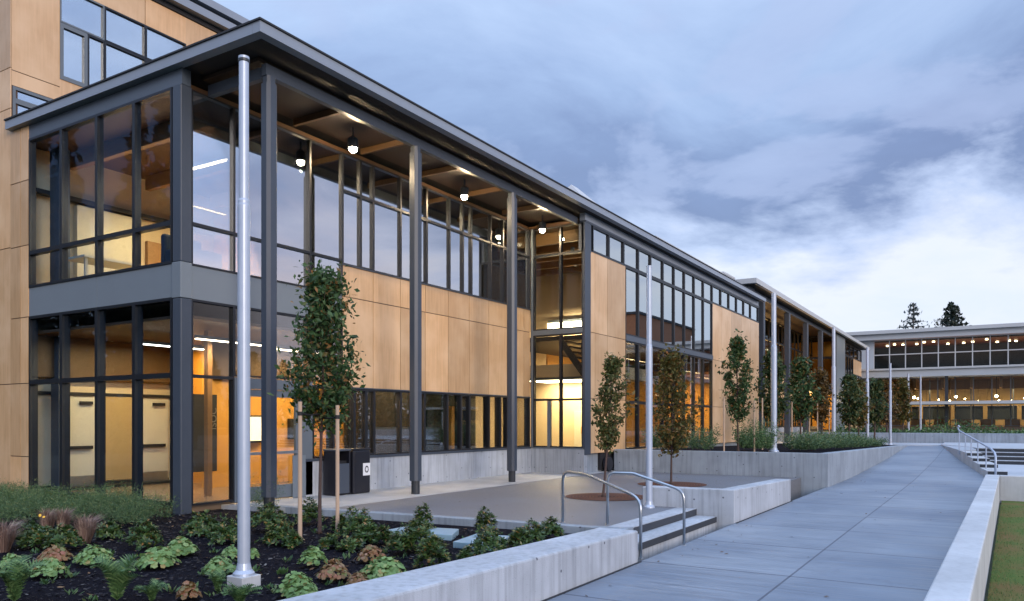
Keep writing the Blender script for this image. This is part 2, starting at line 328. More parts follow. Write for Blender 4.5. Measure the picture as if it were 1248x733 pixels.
# ------------------------------------------------------------------ ground and paving
m=MB(); m.box(-400,600,-500,500,-1.2,-.62); struct(m,'ground',M['ground'])
m=MB(); m.hexa([(-6,-30),(26.4,-30),(26.4,-.3),(-6,.4)],-.61,-.55); struct(m,'lawn',M['lawn'])
# path: level first, then a ramp
xs=[-4,7,15,25,29,33,37,41,46,51.5]; zs=[-.24,-.24,-.235,-.25,-.245,-.18,-.11,-.03,.14,.30]
def zpath(x):
    for i in range(len(xs)-1):
        if x<=xs[i+1]: t=(x-xs[i])/(xs[i+1]-xs[i]); return zs[i]+t*(zs[i+1]-zs[i])
    return zs[-1]
m=MB()
for i in range(len(xs)-1):
    a,b=xs[i],xs[i+1]
    def yr(x): return .40-.018*x if x<29 else -.12+(x-29)*.11
    m.hexa([(a,yr(a)),(b,yr(b)),(b,4.13),(a,4.13)],-.605,[zs[i],zs[i+1],zs[i+1],zs[i]])
struct(m,'path',M['path'])
# thin dark strip on the path along the foot of the walls
m=MB()
for (a,b) in ((-4,10.05),(14.8,19.7),(24.7,50)):
    st=[a]+[x for x in xs if a<x<b]+[b]
    for p,q in zip(st,st[1:]):
        m.hexa([(p,4.085),(q,4.085),(q,4.118),(p,4.118)],[zpath(p)-.02,zpath(q)-.02,zpath(q)-.02,zpath(p)-.02],[zpath(p)+.008,zpath(q)+.008,zpath(q)+.008,zpath(p)+.008])
struct(m,'path_edge_strip',M['dark'])
m=MB(); m.hexa([(11.22,4.87),(24.58,4.87),(24.58,11.0),(10.82,11.0)],-.6,0.0); struct(m,'terrace_paving',M['asph'])
m=MB(); m.hexa([(10.82,11.003),(24.58,11.003),(24.58,13.35),(10.3,13.35)],-.6,.012); struct(m,'building_walkway',M['slab'])
m=MB(); m.hexa([(-3,4.9),(11.0,4.9),(10.3,13.3),(9.2,13.4),(9.2,30),(-10,30),(-10,4.9)],-.6,-.07); struct(m,'planting_bed',M['mulch'])
# mulch chips lying on the bed
random.seed(3); m=MB()
for i in range(9000):
    x=random.uniform(3.2,10.4); y=random.uniform(5,14.5)
    if x>11.0-.083*(y-4.9)-.1: continue
    s=random.uniform(.008,.03); z=-.067+random.random()*.02
    a=random.uniform(0,6.28); e=random.uniform(.3,.7); dz=random.uniform(-.01,.014)
    ux,uy=math.cos(a)*s,math.sin(a)*s; vx,vy=-uy*e,ux*e
    m.poly([(x-ux-vx,y-uy-vy,z),(x+ux-vx,y+uy-vy,z+dz),(x+ux+vx,y+uy+vy,z+dz+.004),(x-ux+vx,y-uy+vy,z+.006)])
tag(m.build('mulch_chips',M['chip']),'loose dark bark chips scattered over the planting bed','mulch',kind='stuff')
def seedling_bed():
    rng=random.Random(41); m=MB(); m2=MB()
    for i in range(420):
        x=rng.uniform(3.6,10.6); y=rng.uniform(5.1,13.2)
        if x>11.0-.083*(y-4.9)-.2: continue
        if rng.random()<.45:
            for k in range(rng.randint(4,11)):
                a=rng.uniform(0,6.28); L_=rng.uniform(.03,.075); b=Vector((x+rng.gauss(0,.03),y+rng.gauss(0,.03),-.065)); e=b+Vector((math.cos(a)*L_,math.sin(a)*L_,rng.uniform(.03,.09))); t=Vector((-math.sin(a),math.cos(a),.2))*L_*.3; c=b.lerp(e,.6)
                m.poly([b,c+t,e,c-t])
        else:
            a=rng.uniform(0,6.28); L_=rng.uniform(.02,.045); b=Vector((x,y,-.045)); u=Vector((math.cos(a),math.sin(a),rng.uniform(-.2,.3)))*L_; v=Vector((-math.sin(a),math.cos(a),rng.uniform(-.3,.3)))*L_*.55
            m2.poly([b-u,b+v,b+u,b-v])
    tag(m.build('seedlings',leafmat('seedling_leaves',[(0,(.03,.07,.025)),(.6,(.06,.13,.04)),(1,(.16,.20,.07))])),'tiny green seedlings sprouting between the bed plants','seedlings',kind='stuff')
    tag(m2.build('fallen_leaves',leafmat('dry_leaves',[(0,(.10,.05,.025)),(.5,(.20,.11,.05)),(1,(.34,.25,.14))],trans=.1)),'fallen brown and tan leaves scattered on the mulch','leaves',kind='stuff')
seedling_bed()
rng=random.Random(51); m=MB()
for i in range(150):
    if i<80: x=rng.uniform(5,34); y=4.06-abs(rng.gauss(0,.35)) if rng.random()<.75 else rng.uniform(.6,4); z=zpath(x)+.006
    else: x=rng.uniform(11.6,23); y=rng.uniform(5.2,10.8); z=.018
    a=rng.uniform(0,6.28); L_=rng.uniform(.015,.035); u=Vector((math.cos(a),math.sin(a),rng.uniform(-.1,.25)))*L_; v=Vector((-math.sin(a),math.cos(a),.2))*L_*.55; b=Vector((x,y,z+.008))
    m.poly([b-u,b+v,b+u,b-v])
tag(m.build('paving_leaves',leafmat('brown_leaves',[(0,(.05,.03,.02)),(.6,(.12,.07,.035)),(1,(.22,.15,.08))],trans=.1)),'small brown leaves blown over path and terrace','leaves',kind='stuff')
# steps
def steps_thing():
    t=thing('concrete_steps',(12.5,4.6,-.24),'two low concrete steps with dark nosings up to the terrace between the handrails','steps')
    m=MB(); m.box(11.0,14.76,4.47,4.866,-.5,-.125); m.build('tread',M['conc'],t)
    m=MB(); m.box(11.32,14.76,4.866,5.25,-.12,.006); m.build('tread',M['conc'],t)
    m=MB(); m.box(11.25,14.75,4.857,4.866,-.122,-.004); m.build('nosing',M['nosing'],t)
    m=MB(); m.box(10.9,14.75,4.461,4.47,-.232,-.13); m.build('nosing',M['nosing'],t)
steps_thing()
# walls
m=MB(); m.hexa([(-4,4.12),(10.0,4.12),(11.35,4.87),(10.9,4.95),(-4,4.95)],-.6,[.47,.20,.06,.06,.45])
m=MB(); m.hexa([(-4,4.12),(10.02,4.12),(10.02,4.72),(-4,4.72)],-.6,[.47,.20,.20,.47])
tag(m.build('planter_wall',M['conc'],bevel=.025),'long pale concrete planter wall in the foreground with dotted tie holes','wall')
m=MB(); m.hexa([(11.16,4.74),(11.36,4.76),(10.78,13.0),(10.56,13.0)],-.6,[.03,.03,.03,.03]); m.hexa([(10.03,4.45),(11.36,4.752),(11.15,4.95),(10.03,4.72)],-.6,[.17,.05,.05,.17])
tag(m.build('planter_kerb',M['conc_dk'],bevel=.012),'low weathered concrete kerb between planting bed and grey terrace','kerb')
m=MB(); m.hexa([(14.8,4.13),(19.7,4.13),(19.7,4.5),(15.2,4.5),(15.2,6.0),(14.8,6.0)],-.6,[.40,.29,.29,.38,.38,.38])
tag(m.build('planter_wall',M['conc'],bevel=.02),'short low L-shaped concrete wall beside the handrail steps','wall')
m=MB(); m.hexa([(24.6,4.08),(51,4.08),(51,4.42),(25,4.42),(25,11.02),(24.6,11.02)],-.6,[.755,.335,.335,.74,.745,.745])
tag(m.build('planter_wall',M['conc_dk'],bevel=.02),'tall concrete raised bed wall with young trees, running up the ramp','wall')
m=MB(); m.hexa([(25,4.42),(51,4.42),(51,11),(25,11)],-.6,[.70,.31,.31,.70]); struct(m,'raised_bed_soil',M['mulch'])
m=MB(); q=[(-5,.75),(26.5,.10),(26.5,-.25),(-5,.41)]; m.hexa(q,-.65,.16)
m.hexa([(26.15,-.2435),(26.5,-.25),(26.5,-14),(26.15,-14)],-.65,.157)
tag(m.build('retaining_wall',M['conc_cap'],bevel=.02),'broad pale concrete retaining wall along the lawn edge of the path','wall')
# landing, seat steps, plaza on the right
m=MB(); m.hexa([(26.5,-.25),(29,-.125),(38.4,.9),(38.4,-14),(26.5,-14)],-.6,-.09); struct(m,'landing',M['plaza'])
t=thing('terraced_steps',(34,-1,-.1),'wide terraced concrete steps with dark risers beyond the lawn wall','steps')
yl=lambda x:-.12+(x-29)*.11
XS=[38.4,38.95,39.5,40.05,41.4]; ZS=[-.09,.065,.22,.375,.53]
for i in range(4):
    x0,x1=XS[i],XS[i+1]; z=ZS[i+1]
    m=MB(); m.hexa([(x0,yl(x0)-.6),(x1,yl(x1)-.6),(x1,-18),(x0,-18)],-.6,z); m.build('tread',M['conc'],t)
    m=MB(); m.box(x0-.012,x0-.002,-18,yl(x0)-.6,z-.152,z-.02); m.build('riser',M['steel_dark'],t)
for i in range(4):
    x0=30.7+2.3*i; x1=x0+2.3; z=.03+.12*i
    m=MB(); m.hexa([(x0,yl(x0)),(x1,yl(x1)),(x1,yl(x1)-.58),(x0,yl(x0)-.58)],-.6,z); m.build('cheek_block',M['conc_cap'],t)
    m=MB(); m.box(x0-.012,x0-.002,yl(x0)-.58,yl(x0)-.02,z-.12,z-.01); m.build('riser',M['steel_dark'],t)
m=MB(); m.hexa([(41.4,yl(41.4)-.6),(51.6,2.4),(56,2.4),(56,-30),(41.4,-30)],-.6,[.525,.37,.39,.40,.525]); struct(m,'plaza',M['plaza'])
m=MB(); m.hexa([(39.9,yl(39.9)),(51.5,2.39),(41.4,yl(41.4)-.58),(39.9,yl(39.9)-.58)],-.6,[.40,.345,.515,.47]); struct(m,'plaza_edge',M['plaza'])
m=MB(); m.hexa([(51.5,2.4),(56,2.4),(56,16),(51,16),(51,4.5)],-.6,.33); struct(m,'upper_plaza',M['plaza'])
m=MB(); m.box(56,56.35,-40,13,-.6,.97); tag(m.build('plaza_wall',M['conc_dk'],bevel=.02),'long low concrete wall in front of the distant commons building','wall')
m=MB(); m.box(56.35,91.8,-60,13,-.6,.85); struct(m,'commons_lawn',M['ground'])

# ------------------------------------------------------------------ windows
NW=[0]
def win(par,pl,c,a0,a1,z0,z1,tr=(),gm='gl',fm='frame',fw=.032,dep=.12,vm=(),name='window'):
    """pl 'Y': opening in a wall y=c facing -Y, a = x range;  pl 'X': wall x=c facing -X, a = y range"""
    m=MB(); g=MB()
    def B(mb,p0,p1,q0,q1,d0,d1):
        if pl=='Y': mb.box(p0,p1,c+d0,c+d1,q0,q1)
        else: mb.box(c+d0,c+d1,p0,p1,q0,q1)
    B(m,a0,a0+fw,z0,z1,-.02,dep); B(m,a1-fw,a1,z0,z1,-.02,dep)
    B(m,a0+fw,a1-fw,z0,z0+fw*1.2,-.02,dep); B(m,a0+fw,a1-fw,z1-fw*1.2,z1,-.02,dep)
    for t in tr: B(m,a0+fw,a1-fw,t-fw,t+fw,-.023,dep-.01)
    for v in vm: B(m,v-fw*.8,v+fw*.8,z0+fw*1.2,z1-fw*1.2,-.017,dep-.02)
    f=m.build(name,M[fm],par)
    B(g,a0+fw,a1-fw,z0+fw*1.2,z1-fw*1.2,.035,.047)
    g.build('pane',M[gm],f); return f
def panels(par,pl,c,a0,a1,z0,z1,av,zv,dep=.06,name='wood_wall'):
    """wood cladding: separate boards with open joints over a dark backing, one mesh"""
    m=MB(); A=[a0]+[v for v in av if a0+.1<v<a1-.1]+[a1]; Z=[z0]+[v for v in zv if z0+.05<v<z1-.05]+[z1]; g=.010
    for i in range(len(A)-1):
        for k in range(len(Z)-1):
            p0=A[i]+(g if i else 0); p1=A[i+1]-(g if i<len(A)-2 else 0); q0=Z[k]+(g if k else 0); q1=Z[k+1]-(g if k<len(Z)-2 else 0)
            if pl=='Y': m.box(p0,p1,c,c+.02,q0,q1)
            else: m.box(c,c+.02,p0,p1,q0,q1)
    m.cur=1
    if pl=='Y': m.box(a0,a1,c+.02,c+dep+.1,z0,z1)
    else: m.box(c+.02,c+dep+.1,a0,a1,z0,z1)
    return m.build(name,[M['wood'],M['seam']],par)

# ------------------------------------------------------------------ main building
YF,YC,YB,XR,X0=13.1,11.4,11.1,22.5,9.28
Bd=thing('school_building',(9.28,13.1,0),'long two-storey glass and plywood building with a slim columned portico','building')
# roof slab
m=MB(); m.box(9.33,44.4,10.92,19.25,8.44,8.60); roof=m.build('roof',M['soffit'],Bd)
m=MB(); m.box(9.13,44.75,10.72,10.915,8.44,8.63); m.box(9.13,9.325,10.92,19.35,8.44,8.63); m.build('fascia',M['fascia'],roof)
m=MB(); m.box(9.10,44.8,10.69,10.9,8.632,8.665); m.box(9.10,9.3,10.9,19.35,8.632,8.665); m.box(9.3,44.4,10.9,19.3,8.605,8.65); m.build('drip_edge',M['dark'],roof)
# friezes
m=MB(); m.box(X0+.005,X0+.2,YF-.02,18.66,8.13,8.435)
m.build('frieze',M['frieze'],Bd)
m=MB(); m.box(XR+.05,44.6,YB+.004,YB+.2,8.2,8.435); m.build('frieze',M['fascia'],Bd)
m=MB(); m.box(XR+.04,44.62,YB-.03,YB+.2,8.13,8.197); m.build('head_trim',M['steel'],Bd)
# belt
m=MB()
for a,b in ((13.37,15.9),(15.912,18.6)): m.box(X0+.003,X0+.15,a,b,4.09,4.73)
m.build('belt',M['belt'],Bd)
m=MB(); 
for a,b in ((9.50,11.5),(11.512,13.58)): m.box(a,b,YF+.003,YF+.15,4.07,4.71)
m.build('belt',M['belt'],Bd)
# corner post: grey cover with the belt's lighter plate
m=MB(); m.box(X0-.02,X0+.23,YF-.02,YF+.24,-.3,4.06); m.box(X0-.02,X0+.23,YF-.02,YF+.24,4.75,8.13); m.build('corner_post',M['steel'],Bd,bevel=.02)
m=MB(); m.box(X0-.03,X0+.22,YF-.03,YF+.25,4.063,4.747); m.build('post_plate',M['belt'],Bd,bevel=.01)
# end (X) glazing
YS=[13.36,14.59,15.9,17.25,18.58]
for a,b in zip(YS,YS[1:]):
    win(Bd,'X',X0,a,b,4.735,8.12,tr=(5.52,),gm='glx',fw=.045)
    win(Bd,'X',X0,a,b,.10,4.085,tr=(2.59,),gm='glx',fw=.05,dep=.16)
panels(Bd,'X',X0-.01,18.62,19.40,-.3,8.43,[18.95],[.9,2.57,4.08,5.72,7.2])
# long (Y) glazing, upper storey, pavilion part
for a,b in zip([9.5,10.49,11.51,12.57],[10.49,11.51,12.57,13.6]):
    win(Bd,'Y',YF,a,b,4.715,8.1,tr=(5.52,),gm='gl',fw=.028)
XW=[13.6,14.22,14.69,15.74,16.40,16.85,17.9,18.55,19.0,20.05,20.75,21.2,22.42]
for a,b in zip(XW,XW[1:]):
    v=(b-a)<.5
    win(Bd,'Y',YF,a,b,5.44,8.1,tr=(7.2,),gm='gl',fw=.042 if v else .03,fm='frame')
panels(Bd,'Y',YF-.012,13.6,22.42,2.53,5.42,[13.62+1.05*k for k in range(1,9)],[4.68])
m=MB(); m.box(13.55,22.45,YF-.05,YF+.1,5.42,5.442); m.box(12.4,22.45,YF-.055,YF+.1,.80,.86); m.box(12.6,22.45,YF-.04,YF+.1,2.50,2.528); m.build('sill',M['steel'],Bd)
# ground floor
XG=[12.65,13.3,14.0,14.42,14.72,15.74,16.3,16.75,17.8,18.45,18.9,19.95,20.6,21.1,22.42]
for a,b in zip(XG,XG[1:]):
    win(Bd,'Y',YF,a,b,.862,2.50,gm='glg',fw=.045 if (b-a)<.5 else .03,dep=.2)
m=MB(); m.box(12.42,22.5,YF-.03,YF+.2,-.3,.80); m.box(XR-.03,XR+.2,11.1,YF-.033,-.3,.80); m.build('plinth',M['conc'],Bd)
m=MB(); m.box(12.02,12.40,YF-.045,YF-.032,.02,.95);m.build('wall_panel',M['belt'],Bd)
# glazed entry beside the corner post
win(Bd,'Y',YF,9.5,10.49,.08,4.06,tr=(2.58,),gm='gls',fw=.03)
win(Bd,'Y',YF,10.49,11.51,2.62,4.06,gm='gls',fw=.03); win(Bd,'Y',YF,11.51,12.64,2.62,4.06,gm='gls',fw=.03); win(Bd,'Y',YF,12.64,13.6,2.62,4.06,gm='gls',fw=.03)
m=MB(); m.box(10.49,10.56,YF-.03,YF+.13,.05,2.6); m.box(12.27,12.62,YF-.03,YF+.13,.05,2.6); m.box(10.56,12.27,YF-.03,YF+.13,2.38,2.6); m.build('door_frame',M['frame_l'],Bd)
for a,b,h in ((10.57,11.41,11.3),(11.42,12.26,11.55)):
    m=MB(); m.box(a,a+.11,YF,YF+.06,.05,2.37); m.box(b-.11,b,YF,YF+.06,.05,2.37); m.box(a+.11,b-.11,YF,YF+.06,2.22,2.37); m.box(a+.11,b-.11,YF,YF+.06,.05,.33)
    dr=m.build('door',M['frame_l'],Bd)
    m=MB(); m.box(a+.11,b-.11,YF+.025,YF+.035,.33,2.22); m.build('pane',M['gls'],dr)
    m=MB(); m.box(a+.11,b-.11,YF-.07,YF-.03,1.0,1.06); m.box(a+.13,a+.16,YF-.03,YF,1.01,1.05); m.box(b-.16,b-.13,YF-.03,YF,1.01,1.05); m.build('push_bar',M['ss'],dr)
# return bay (X plane), stair hall glazing
for a,b in ((11.16,11.98),(11.98,13.0)):
    win(Bd,'X',XR,a,b,4.73,8.12,tr=(7.2,),gm='gls',fw=.035)
    win(Bd,'X',XR,a,b,.85,4.57,tr=(2.42,),gm='gls',fw=.035)
m=MB(); m.box(XR-.03,XR+.15,11.16,13.0,4.572,4.728); m.build('spandrel',M['frame_l'],Bd)
m=MB(); m.box(XR-.04,XR+.12,13.002,YF-.02,.81,8.13); m.box(XR-.04,XR+.12,11.14,13.0,.802,.848); m.build('jamb',M['frame_l'],Bd)
m=MB(); m.box(XR-.03,XR+.10,12.36,12.46,.85,2.38); m.build('inner_door_jamb',M['frame_l'],Bd)
# block
m=MB(); m.box(XR-.02,XR+.42,YB-.02,YB+.03,.62,7.2); m.box(XR-.02,XR+.1,YB+.03,YB+.06,.62,8.12); m.box(XR-.02,XR+.45,YB-.02,YB+.2,7.2,8.125); m.build('corner_post',M['steel'],Bd)
XB=[22.96+.13,24.37,25.63,26.99,28.22,29.54,30.82,32.1,33.38,34.68,36.0]
for i,(a,b) in enumerate(zip(XB,XB[1:])):
    win(Bd,'Y',YB,a,b,7.27,8.125,gm='glb',fw=.045)
for a,b in zip([25.77]+XB[3:-1],XB[3:]):
    win(Bd,'Y',YB,a,b,4.80,7.265,gm='glb',fw=.05)
    win(Bd,'Y',YB,a,b,.70,4.6,gm='glg',fw=.05,tr=(2.4,))
XC=[36.0+1.375*k for k in range(7)]; XC[-1]=44.5
for a,b in zip(XC,XC[1:]): win(Bd,'Y',YB,a,b,7.27,8.125,gm='glb',fw=.05)
m=MB(); m.box(25.77,36.0,YB-.05,YB+.15,4.602,4.798); m.build('spandrel',M['frieze'],Bd)
panels(Bd,'Y',YB-.012,22.9,25.76,.66,7.25,[23.25,24.23],[2.46,4.62])
panels(Bd,'Y',YB-.012,36.01,44.6,.66,7.25,[37.4,39.1,41,42.8],[2.4,4.62])
panels(Bd,'X',44.45,11.25,13,.66,8.1,[],[2.4,4.62])
m=MB(); m.box(22.95,25.76,YB-.03,YB+.1,7.252,7.268); m.box(36,44.55,YB-.03,YB+.1,7.252,7.268); m.build('sill',M['steel'],Bd)
m=MB(); m.box(22.6,44.4,YB+.15,YB+.4,-.3,.65); m.build('recessed_plinth',M['conc_dk'],Bd)
# portico
CX=[9.92,14.24,18.53]
for x in CX:
    m=MB(); s=.125
    q=[(x-s,YC-s*.55),(x-s*.55,YC-s),(x+s*.55,YC-s),(x+s,YC-s*.55),(x+s,YC+s*.55),(x+s*.55,YC+s),(x-s*.55,YC+s),(x-s,YC+s*.55)]
    m.hexa(q,.32 if x>10 else .3,7.95); c=m.build('column',M['steel'],Bd)
    m=MB(); m.lathe(x,YC,[(.10,.0),(.10,.32)],16); m.build('column_foot',M['steel_dark'],c)
    m=MB(); m.hexa([(x+(p[0]-x)*.8,YC+(p[1]-YC)*.8) for p in q],7.95,8.09); m.build('column_head',M['steel'],c)
m=MB(); m.box(9.80,XR-.02,YC-.06,YC+.06,8.09,8.30); m.box(9.86,9.98,YC+.06,YF-.02,8.09,8.30); m.build('beam',M['steel'],Bd)
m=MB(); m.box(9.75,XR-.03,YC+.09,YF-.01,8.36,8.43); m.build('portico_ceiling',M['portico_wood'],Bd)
for k in range(6):
    x=12.08+2.15*k-.0
    m=MB(); m.box(x-.04,x+.04,YC+.07,YF-.03,8.22,8.355); m.build('rafter',M['rafter'],Bd)
# rooms inside the main building
m=MB()
m.box(9.5,XR+.3,YF+.17,19.2,-.1,.06); m.build('ground_floor',M['intfloor'],Bd)
m=MB(); m.box(9.45,XR+.1,YF+.2,19.2,4.1,4.65); m.build('upper_floor',M['cream'],Bd)
m=MB(); m.box(9.45,XR,YF+.12,19.2,8.15,8.25); m.build('ceiling',M['ceil'],Bd)
for k in range(7):
    x=10.4+2.0*k
    m=MB(); m.box(x-.07,x+.07,YF+.2,18.9,7.78,8.14); m.build('ceiling_beam',M['glulam'],Bd)
m=MB(); m.box(9.5,XR,YF+.2,19.1,3.72,3.78); m.build('ceiling',M['rafter'],Bd)
m=MB(); m.box(12.3,XR-.1,16.25,16.39,2.75,3.71); m.box(9.5,13.2,18.9,19.1,2.75,3.71); m.build('bulkhead',M['rafter'],Bd)
m=MB(); m.box(9.42,23.5,19.18,19.34,-.1,8.2); m.build('back_wall',M['cream'],Bd)
m=MB(); m.box(12.3,XR-.1,16.4,16.55,.06,3.7); m.build('partition',M['orange'],Bd)
m=MB(); m.box(13.2,13.35,16.56,19.1,.06,3.7); m.build('partition',M['orange'],Bd)
m=MB(); m.box(14.6,14.75,16.2,19.1,4.66,7.6); m.build('partition',M['orange'],Bd)
m=MB(); m.box(17.0,17.15,13.5,16.3,.06,3.7); m.box(17.16,22.3,15.2,15.35,.06,3.7); m.build('partition',M['intdark'],Bd)  # near-black walls added so the room behind these windows looks dark
for k,(xx,mm) in enumerate(((18.2,'orange'),(19.3,'furn'),(20.6,'orange'))):
    m=MB(); m.box(xx,xx+.35,15.0,15.18,.3,2.2); m.build('cabinet',M[mm],Bd)
# door leaves in the end hall
for x in (9.95,11.0,13.0):
    pass
for x,wd in ((10.35,.78),(12.28,.85)):
    m=MB(); m.box(x,x+wd,19.10,19.16,.06,2.3); dr=m.build('inner_door',M['doorp'],Bd)
    m=MB(); m.box(x+.02,x+wd-.12,19.02,19.06,1.02,1.10); m.build('push_bar',M['intdark'],dr)
    m=MB(); m.box(x+wd*.45,x+wd*.85,19.03,19.095,2.12,2.2); m.build('door_closer',M['intdark'],dr)
    m=MB(); m.box(x+.02,x+wd-.02,19.09,19.098,.08,.36); m.build('kick_plate',M['ss'],dr)
m=MB(); m.box(9.5,13.2,19.12,19.17,2.34,2.42); m.build('door_head',M['intdark'],Bd)
m=MB(); m.box(10.0,10.25,18.7,19.05,.06,3.7); m.box(9.9,10.15,18.5,18.9,4.66,8.1); m.build('inner_column',M['bluegrey'],Bd)
m=MB(); m.box(13.55,13.75,13.9,14.1,4.66,8.1); m.box(17.75,17.95,13.9,14.1,4.66,8.1); m.box(11.0,11.12,14.6,14.72,.06,3.7); m.build('inner_column',M['glulam'],Bd)
m=MB(); m.box(10.6,12.1,19.0,19.15,4.66,7.0); m.build('inner_door',M['doorp'],Bd)
m=MB(); m.box(9.6,14.5,18.9,19.12,7.05,7.15); m.build('door_head',M['intdark'],Bd)
m=MB(); m.box(10.15,11.1,14.2,14.9,4.66,5.35); m.box(10.15,11.1,14.9,15.05,4.66,5.7)
tag(m.build('armchair',M['furn'],bevel=.06),'dark blue armchair behind the upper corner window','armchair')
m=MB(); m.box(11.18,12.25,19.1,19.17,.2,2.33); m.build('wood_wall',M['amber'],Bd)
m=MB(); m.box(9.9,13.1,18.6,18.95,.06,.12); m.box(9.55,13.15,19.1,19.17,.07,.17); m.build('skirting',M['intdark'],Bd)
m=MB(); m.box(12.5,13.6,19.05,19.17,5.1,6.5); m.build('pin_board',M['glulam'],Bd)
m=MB(); m.box(9.75,11.9,17.2,18.0,5.38,5.43); m.box(9.8,9.86,17.25,17.3,4.66,5.38); m.box(11.8,11.86,17.25,17.3,4.66,5.38); tag(m.build('work_table',M['doorp']),'pale work table behind the upper corner window glass','table')
# noticeboard and lit case on the ochre wall
t=thing('banner_board',(11.0,15.0,.5),'tall black board with faint vertical lettering behind the corner glass','board')
m=MB(); m.box(11.6,12.32,16.0,16.06,.5,2.35); m.build('panel',M['intdark'],t)
cu=bpy.data.curves.new('lettering','FONT'); cu.body='ISOC'; cu.size=.24; cu.extrude=.004
cu.materials.append(pm('faint_lettering',(.16,.15,.13),rough=.6))
tmp=bpy.data.objects.new('tmp',cu); COL.objects.link(tmp); dg=bpy.context.evaluated_depsgraph_get(); lme=bpy.data.meshes.new_from_object(tmp.evaluated_get(dg)); bpy.data.objects.remove(tmp)
lo=bpy.data.objects.new('lettering',lme); COL.objects.link(lo); lo.parent=t; lo.location=(12.29-11.0,15.985-15.0,1.5-.5); lo.rotation_euler=(R(90),R(-90),0)
t=thing('display_case',(12.9,16.35,1.0),'small glowing display case on the ochre wall behind the entry doors','case')
m=MB(); m.box(14.9,15.32,16.28,16.39,1.22,1.78); m.build('frame',M['intdark'],t)
m=MB(); m.box(15.05,15.3,16.26,16.279,1.26,1.74); m.build('lit_panel',M['screen'],t)
t=thing('display_case',(13.6,16.35,1.0),'wider glowing display case on the ochre wall, seen left of the first column','case')
m=MB(); m.box(13.35,13.98,16.28,16.39,1.15,1.86); m.build('frame',M['intdark'],t)
m=MB(); m.box(13.4,13.94,16.26,16.279,1.2,1.82); m.build('lit_panel',M['screen'],t)
# linear lights
LL=[(11.12,13.3,16.0,7.40,'linear ceiling light behind the corner upper window'),(14.8,13.3,15.6,7.40,'linear ceiling light behind the upper window right of the first column'),(18.68,13.3,15.6,7.40,'linear ceiling light behind the upper window right of the second column')]
for x,a,b,z,lab in LL:
    t=thing('linear_light',(x,(a+b)/2,z),'glowing '+lab,'ceiling light','linear lights in the upper rooms')
    m=MB(); m.box(x-.05,x+.05,a,b,z,z+.06); m.build('housing',M['frame_l'],t)
    m=MB(); m.box(x-.042,x+.042,a+.02,b-.02,z-.018,z-.001); m.build('tube',M['strip'],t)
    area('room_light',x,(a+b)/2,z-.03,.08,b-a,46,(1,.70,.40)); area('ceiling_fill',x,(a+b)/2,z+.09,.06,b-a,9,(1,.66,.50),rot=(R(180),0,0))  # upward area lamp added above the housing to brighten the ceiling
for x,y,lab in ((11.2,16.2,'short glowing ceiling light low behind the end wall glass, ground floor'),(11.3,14.2,'glowing ceiling strip behind the entry glass, ground floor'),(13.4,14.6,'glowing ceiling strip above the entry doors, ground floor')):
    t=thing('linear_light',(x,y,3.5),lab,'ceiling light','linear lights in the ground floor hall')
    m=MB(); m.box(x-.9,x+.9,y-.05,y+.05,3.45,3.52); m.build('housing',M['frame_l'],t)
    m=MB(); m.box(x-.88,x+.88,y-.042,y+.042,3.43,3.449); m.build('tube',M['strip'],t)
    area('room_light',x,y,3.42,1.8,.08,30,(1,.68,.36))
area('room_light',15.4,14.9,3.65,2.6,.1,130,(1,.66,.30))
area('room_light',19.8,14.4,3.65,1.5,.1,7,(1,.7,.4))
area('ceiling_fill',11.0,16.5,6.2,2.0,3.0,7,(1,.66,.60),rot=(R(180),0,0)); area('room_light',12.6,17.3,7.2,2.0,.1,95,(1,.60,.22)); area('room_light',11.5,17.6,3.6,2.6,.1,70,(1,.62,.24))  # the upward panel has no fixture, added as fill for the upper ceiling
# stair hall behind the return bay
m=MB(); m.box(XR+.2,29.5,11.5,16.4,-.1,.06); m.build('hall_floor',M['intfloor'],Bd)
m=MB(); m.box(26.2,26.35,11.4,16.4,.06,3.4); m.box(28.2,28.4,11.4,16.4,4.7,8.1); m.build('hall_wall',M['cream'],Bd)
m=MB(); m.box(XR+.2,29.5,16.4,16.6,-.1,8.2); m.build('hall_wall',M['cream'],Bd)
m=MB(); m.box(24.6,29.5,11.6,16.4,3.3,3.75); m.build('hall_ceiling',M['cream'],Bd)
m=MB(); m.box(XR+.1,29.5,11.4,16.5,8.15,8.25); m.build('hall_ceiling',M['ceil'],Bd)
for k in range(5):
    x=23.3+1.2*k
    m=MB(); m.box(x-.06,x+.06,11.4,16.3,7.75,8.14); m.build('ceiling_beam',M['glulam'],Bd)
st=MB()
for k in range(10): st.box(23.9,25.2,12.45-.14*k,12.62-.14*k,4.45-.19*k,4.50-.19*k)
st.hexa([(23.84,12.6),(23.9,12.6),(23.9,11.2),(23.84,11.2)],[4.2,4.2,2.35,2.35],[4.56,4.56,2.75,2.75]); st.hexa([(25.25,12.6),(25.3,12.6),(25.3,11.2),(25.25,11.2)],[4.1,4.1,2.3,2.3],[4.56,4.56,3.4,3.4]); st.build('stair',M['intdark'],Bd)
m=MB(); m.box(23.8,26,11.15,11.5,.07,4.5); m.build('stair_core',M['intdark'],Bd)
for y in (11.9,12.7):
    m=MB(); m.box(26.12,26.19,y,y+.62,.06,2.1); dr=m.build('inner_door',M['doorp'],Bd)
    m=MB(); m.box(26.09,26.119,y+.2,y+.32,1.25,1.5); m.build('door_window',M['orange'],dr)
t=thing('ceiling_luminaire',(25,12.6,3.1),'bright warm ceiling panel glowing through the tall return bay','ceiling light')
m=MB(); m.box(24.65,26.1,11.7,14.5,3.2,3.29); m.build('housing',M['frame_l'],t)
m=MB(); m.box(24.7,26.05,11.75,14.45,3.17,3.199); m.build('diffuser',M['strip2'],t)
area('room_light',25.3,13,3.12,1.2,2.2,105,(1,.72,.36))
